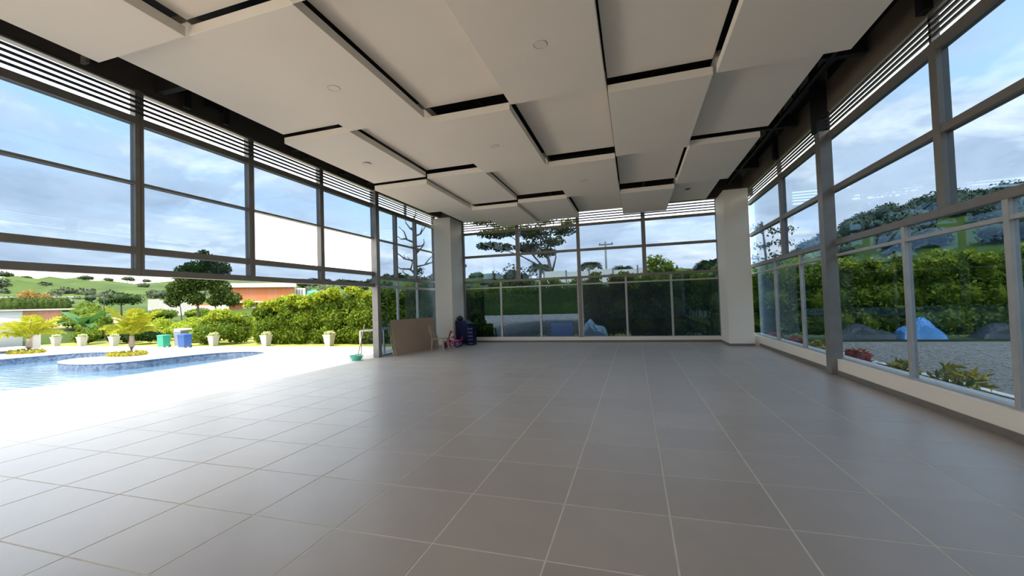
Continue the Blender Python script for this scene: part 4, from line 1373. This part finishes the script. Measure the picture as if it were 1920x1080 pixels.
wbld = empty('long_building', (-73.3, 33.6, 2.5), 'long low white building behind the clipped hedge', 'building')
part(MB().bar((-76.5, 27, 3.3), (-71.9, 36.6, 3.3), 3, 1.9), 'wall', M_WM, wbld)
part(MB().bar((-76.6, 26.9, 4.32), (-71.8, 36.8, 4.32), 3.6, .16), 'roof', M_POT, wbld)
clh = empty('clipped_hedge', (-46.3, 20.5, 1), 'long clipped hedge on the terrace below the white building', 'hedge')
bl = []
for i in range(16):
    t = i / 15
    bl.append((-47.8 + 2.5 * t, 17.3 + 5.1 * t, 2.55, .46, .46, .95 - .05 * t))
blob_foliage('foliage', bl, 4500, .16, pm('clipped_leaf', (.075, .11, .02), (.04, .07, .014), 3, .7, trans=.2, island=True), rng, clh, core=.88, kind='stuff')
te = empty('terrace_wall', (-39.9, 17.6, .9), 'brick and grey retaining wall with a pale coping below the clipped hedge', 'wall')
part(MB().bar((-41.0, 15.2, 1.35), (-40.17, 17.2, 1.35), .3, 1.55), 'grey_section', M_GREYW, te)
part(MB().bar((-40.17, 17.2, 1.35), (-39.3, 19.1, 1.35), .3, 1.5), 'brick_section', pm('old_brick', (.36, .18, .11), (.26, .14, .09), 5, .9, .5, bscale=14), te)
part(MB().bar((-41.0, 15.2, 2.18), (-39.0, 19.8, 2.18), .42, .12), 'coping', M_POT, te)
for dx, dy, s, lab in ((-37.5, 18.2, .9, 'bare sandy mound below the retaining wall'), (-40.5, 23.5, 1.0, 'bare reddish earth mound on the bank')):
    o = lump('earth_mound', dx, dy, 1.9 * s, 1.4 * s, 1.0 * s, pm('bare_earth', (.46, .30, .18), (.38, .25, .16), 2, .95, .4), lab, 'mound', z0=.25, seed=dx)
    o.location.z = .2

tree('orange_tree', -64.5, 28.9, 2.2, [(-64.5, 28.9, 2.0), (-64.5, 28.9, 4.0)], [(-64.6, 28.7, 4.2, 1.1, .9, .7), (-64.2, 29.9, 4.0, .9, .8, .6)], 700, .3, pm('orange_leaf', (.40, .20, .06), (.30, .22, .06), 3, .7, trans=.3, island=True), 'small tree with orange foliage before the white building', rad=.12)
tree('tree', -56.4, 33.5, 1.6, [(-56.4, 33.5, 1.4), (-56.4, 33.5, 3.2)], [(-56.4, 33.4, 3.6, 1.4, 1.2, .8), (-55.6, 34.4, 3.5, 1.2, 1.0, .7), (-57.1, 32.4, 3.4, 1.0, .9, .6)], 1600, .25, M_DLEAF, 'dark round tree beside the street lamp', rad=.14, core=.7)
lp = empty('street_lamp', (-48.5, 27.2, 1), 'slim street lamp left of the dark round tree', 'lamp')
part(MB().tube([(-48.5, 27.2, .8), (-48.5, 27.2, 3.95)], .05, 8), 'pole', M_BLACK, lp, True)
part(MB().box(-48.7, -48.3, 27.1, 27.3, 3.93, 4.03), 'head', M_BLACK, lp)
for x, y, h, rx, lab in ((-33.5, 17.5, 1.7, 2.2, 'rough green scrub on the bank behind the banana plant'), (-36, 24, 1.1, 2.2, 'scrub clump on the bank below the street lamp'), (-36, 28, 1.1, 1.8, 'scrub clump left of the boundary wall'), (-26.5, 23.0, 1.3, 2.0, 'scrub at the foot of the tree before the brick house'), (-23.5, 25.5, 2.1, 2.5, 'dark scrub under the brick house'), (-41, 21.5, 1.9, 1.4, 'green bush at the right end of the retaining wall')):
    shrub('scrub', x, y, rx, rx * .6, h, 2600, .2, M_OLIVE if x > -30 else M_LEAF, lab, z0=th(x, y), cat='scrub')

# trees on the ridges and woods on the right-hand hill
ridge = [(-364, 154.8, 5, 'at the left edge of the view'), (-360, 163.4, 3, 'second from the left edge'), (-348.2, 187.8, 4.5, 'above the middle of the hill'), (-342.3, 197.3, 3.4, 'left of the tallest ridge tree'), (-337.7, 206.5, 4.6, 'tallest, above the dark round tree'), (-332.6, 215.5, 3.4, 'right of the tallest ridge tree')]
M_FAR = pm('far_leaf', (.045, .068, .02), (.024, .04, .014), 3, .8, island=True)
for x, y, s, lab in ridge:
    z = th(x, y)
    tree('ridge_tree', x, y, z, [(x, y, z - 1), (x, y, z + s * .5)], [(x, y, z + s * .75, s * .9, s * .9, s * .4), (x + s * .3, y + s * .5, z + s * .65, s * .5, s * .5, s * .3)], 500, s * .22, M_FAR, 'far tree on the left ridge, ' + lab, rad=s * .06, core=.7, group='trees on the left ridge')
k = 0
M_WOOD2 = pm('wood_leaf', (.05, .085, .045), (.03, .05, .03), 3, .7, island=True)
WB_ = []
for i in range(240):
    az = math.radians(rng.uniform(16, 42))
    r = rng.uniform(105, 215)
    x, y = 3.5 + r * math.sin(az), -2.5 + r * math.cos(az)
    z = th(x, y)
    s = rng.uniform(2.0, 3.6)
    WB_.append((x, y, z + s * .7, s, s, s * rng.uniform(.6, .9)))
wd = empty('woodland', (80, 120, 15), 'dark wooded hillside beyond the hedge on the right', 'woodland', kind='stuff')
blob_foliage('foliage', WB_, 42000, .75, M_WOOD2, rng, wd, core=.8, shell=.25, kind='stuff')
WB_ = []
for i in range(130):
    az = math.radians(rng.uniform(-72, -30))
    r = rng.uniform(120, 290)
    x, y = 3.5 + r * math.sin(az), -2.5 + r * math.cos(az)
    s = rng.uniform(1.2, 3.0) * r / 250
    WB_.append((x, y, th(x, y) + s * .4, s * 1.3, s * 1.3, s * .8))
wd = empty('hillside_scrub', (-200, 100, 12), 'dark bushes scattered over the far green hillside', 'scrub', kind='stuff')
blob_foliage('foliage', WB_, 16000, 1.0, M_FAR, rng, wd, core=.85, shell=.25, kind='stuff')
WB_ = []
for i in range(70):
    az = math.radians(rng.uniform(-28, 9))
    r = rng.uniform(100, 210)
    x, y = 3.5 + r * math.sin(az), -2.5 + r * math.cos(az)
    s = rng.uniform(2.0, 3.5)
    WB_.append((x, y, th(x, y) + s * .3, s * 1.3, s * 1.3, s * .7))
wd = empty('tree_belt', (0, 150, 8), 'low belt of trees on the horizon behind the back glazing', 'trees', kind='stuff')
blob_foliage('foliage', WB_, 7000, 1.0, M_FAR, rng, wd, core=.9, shell=.25, kind='stuff')
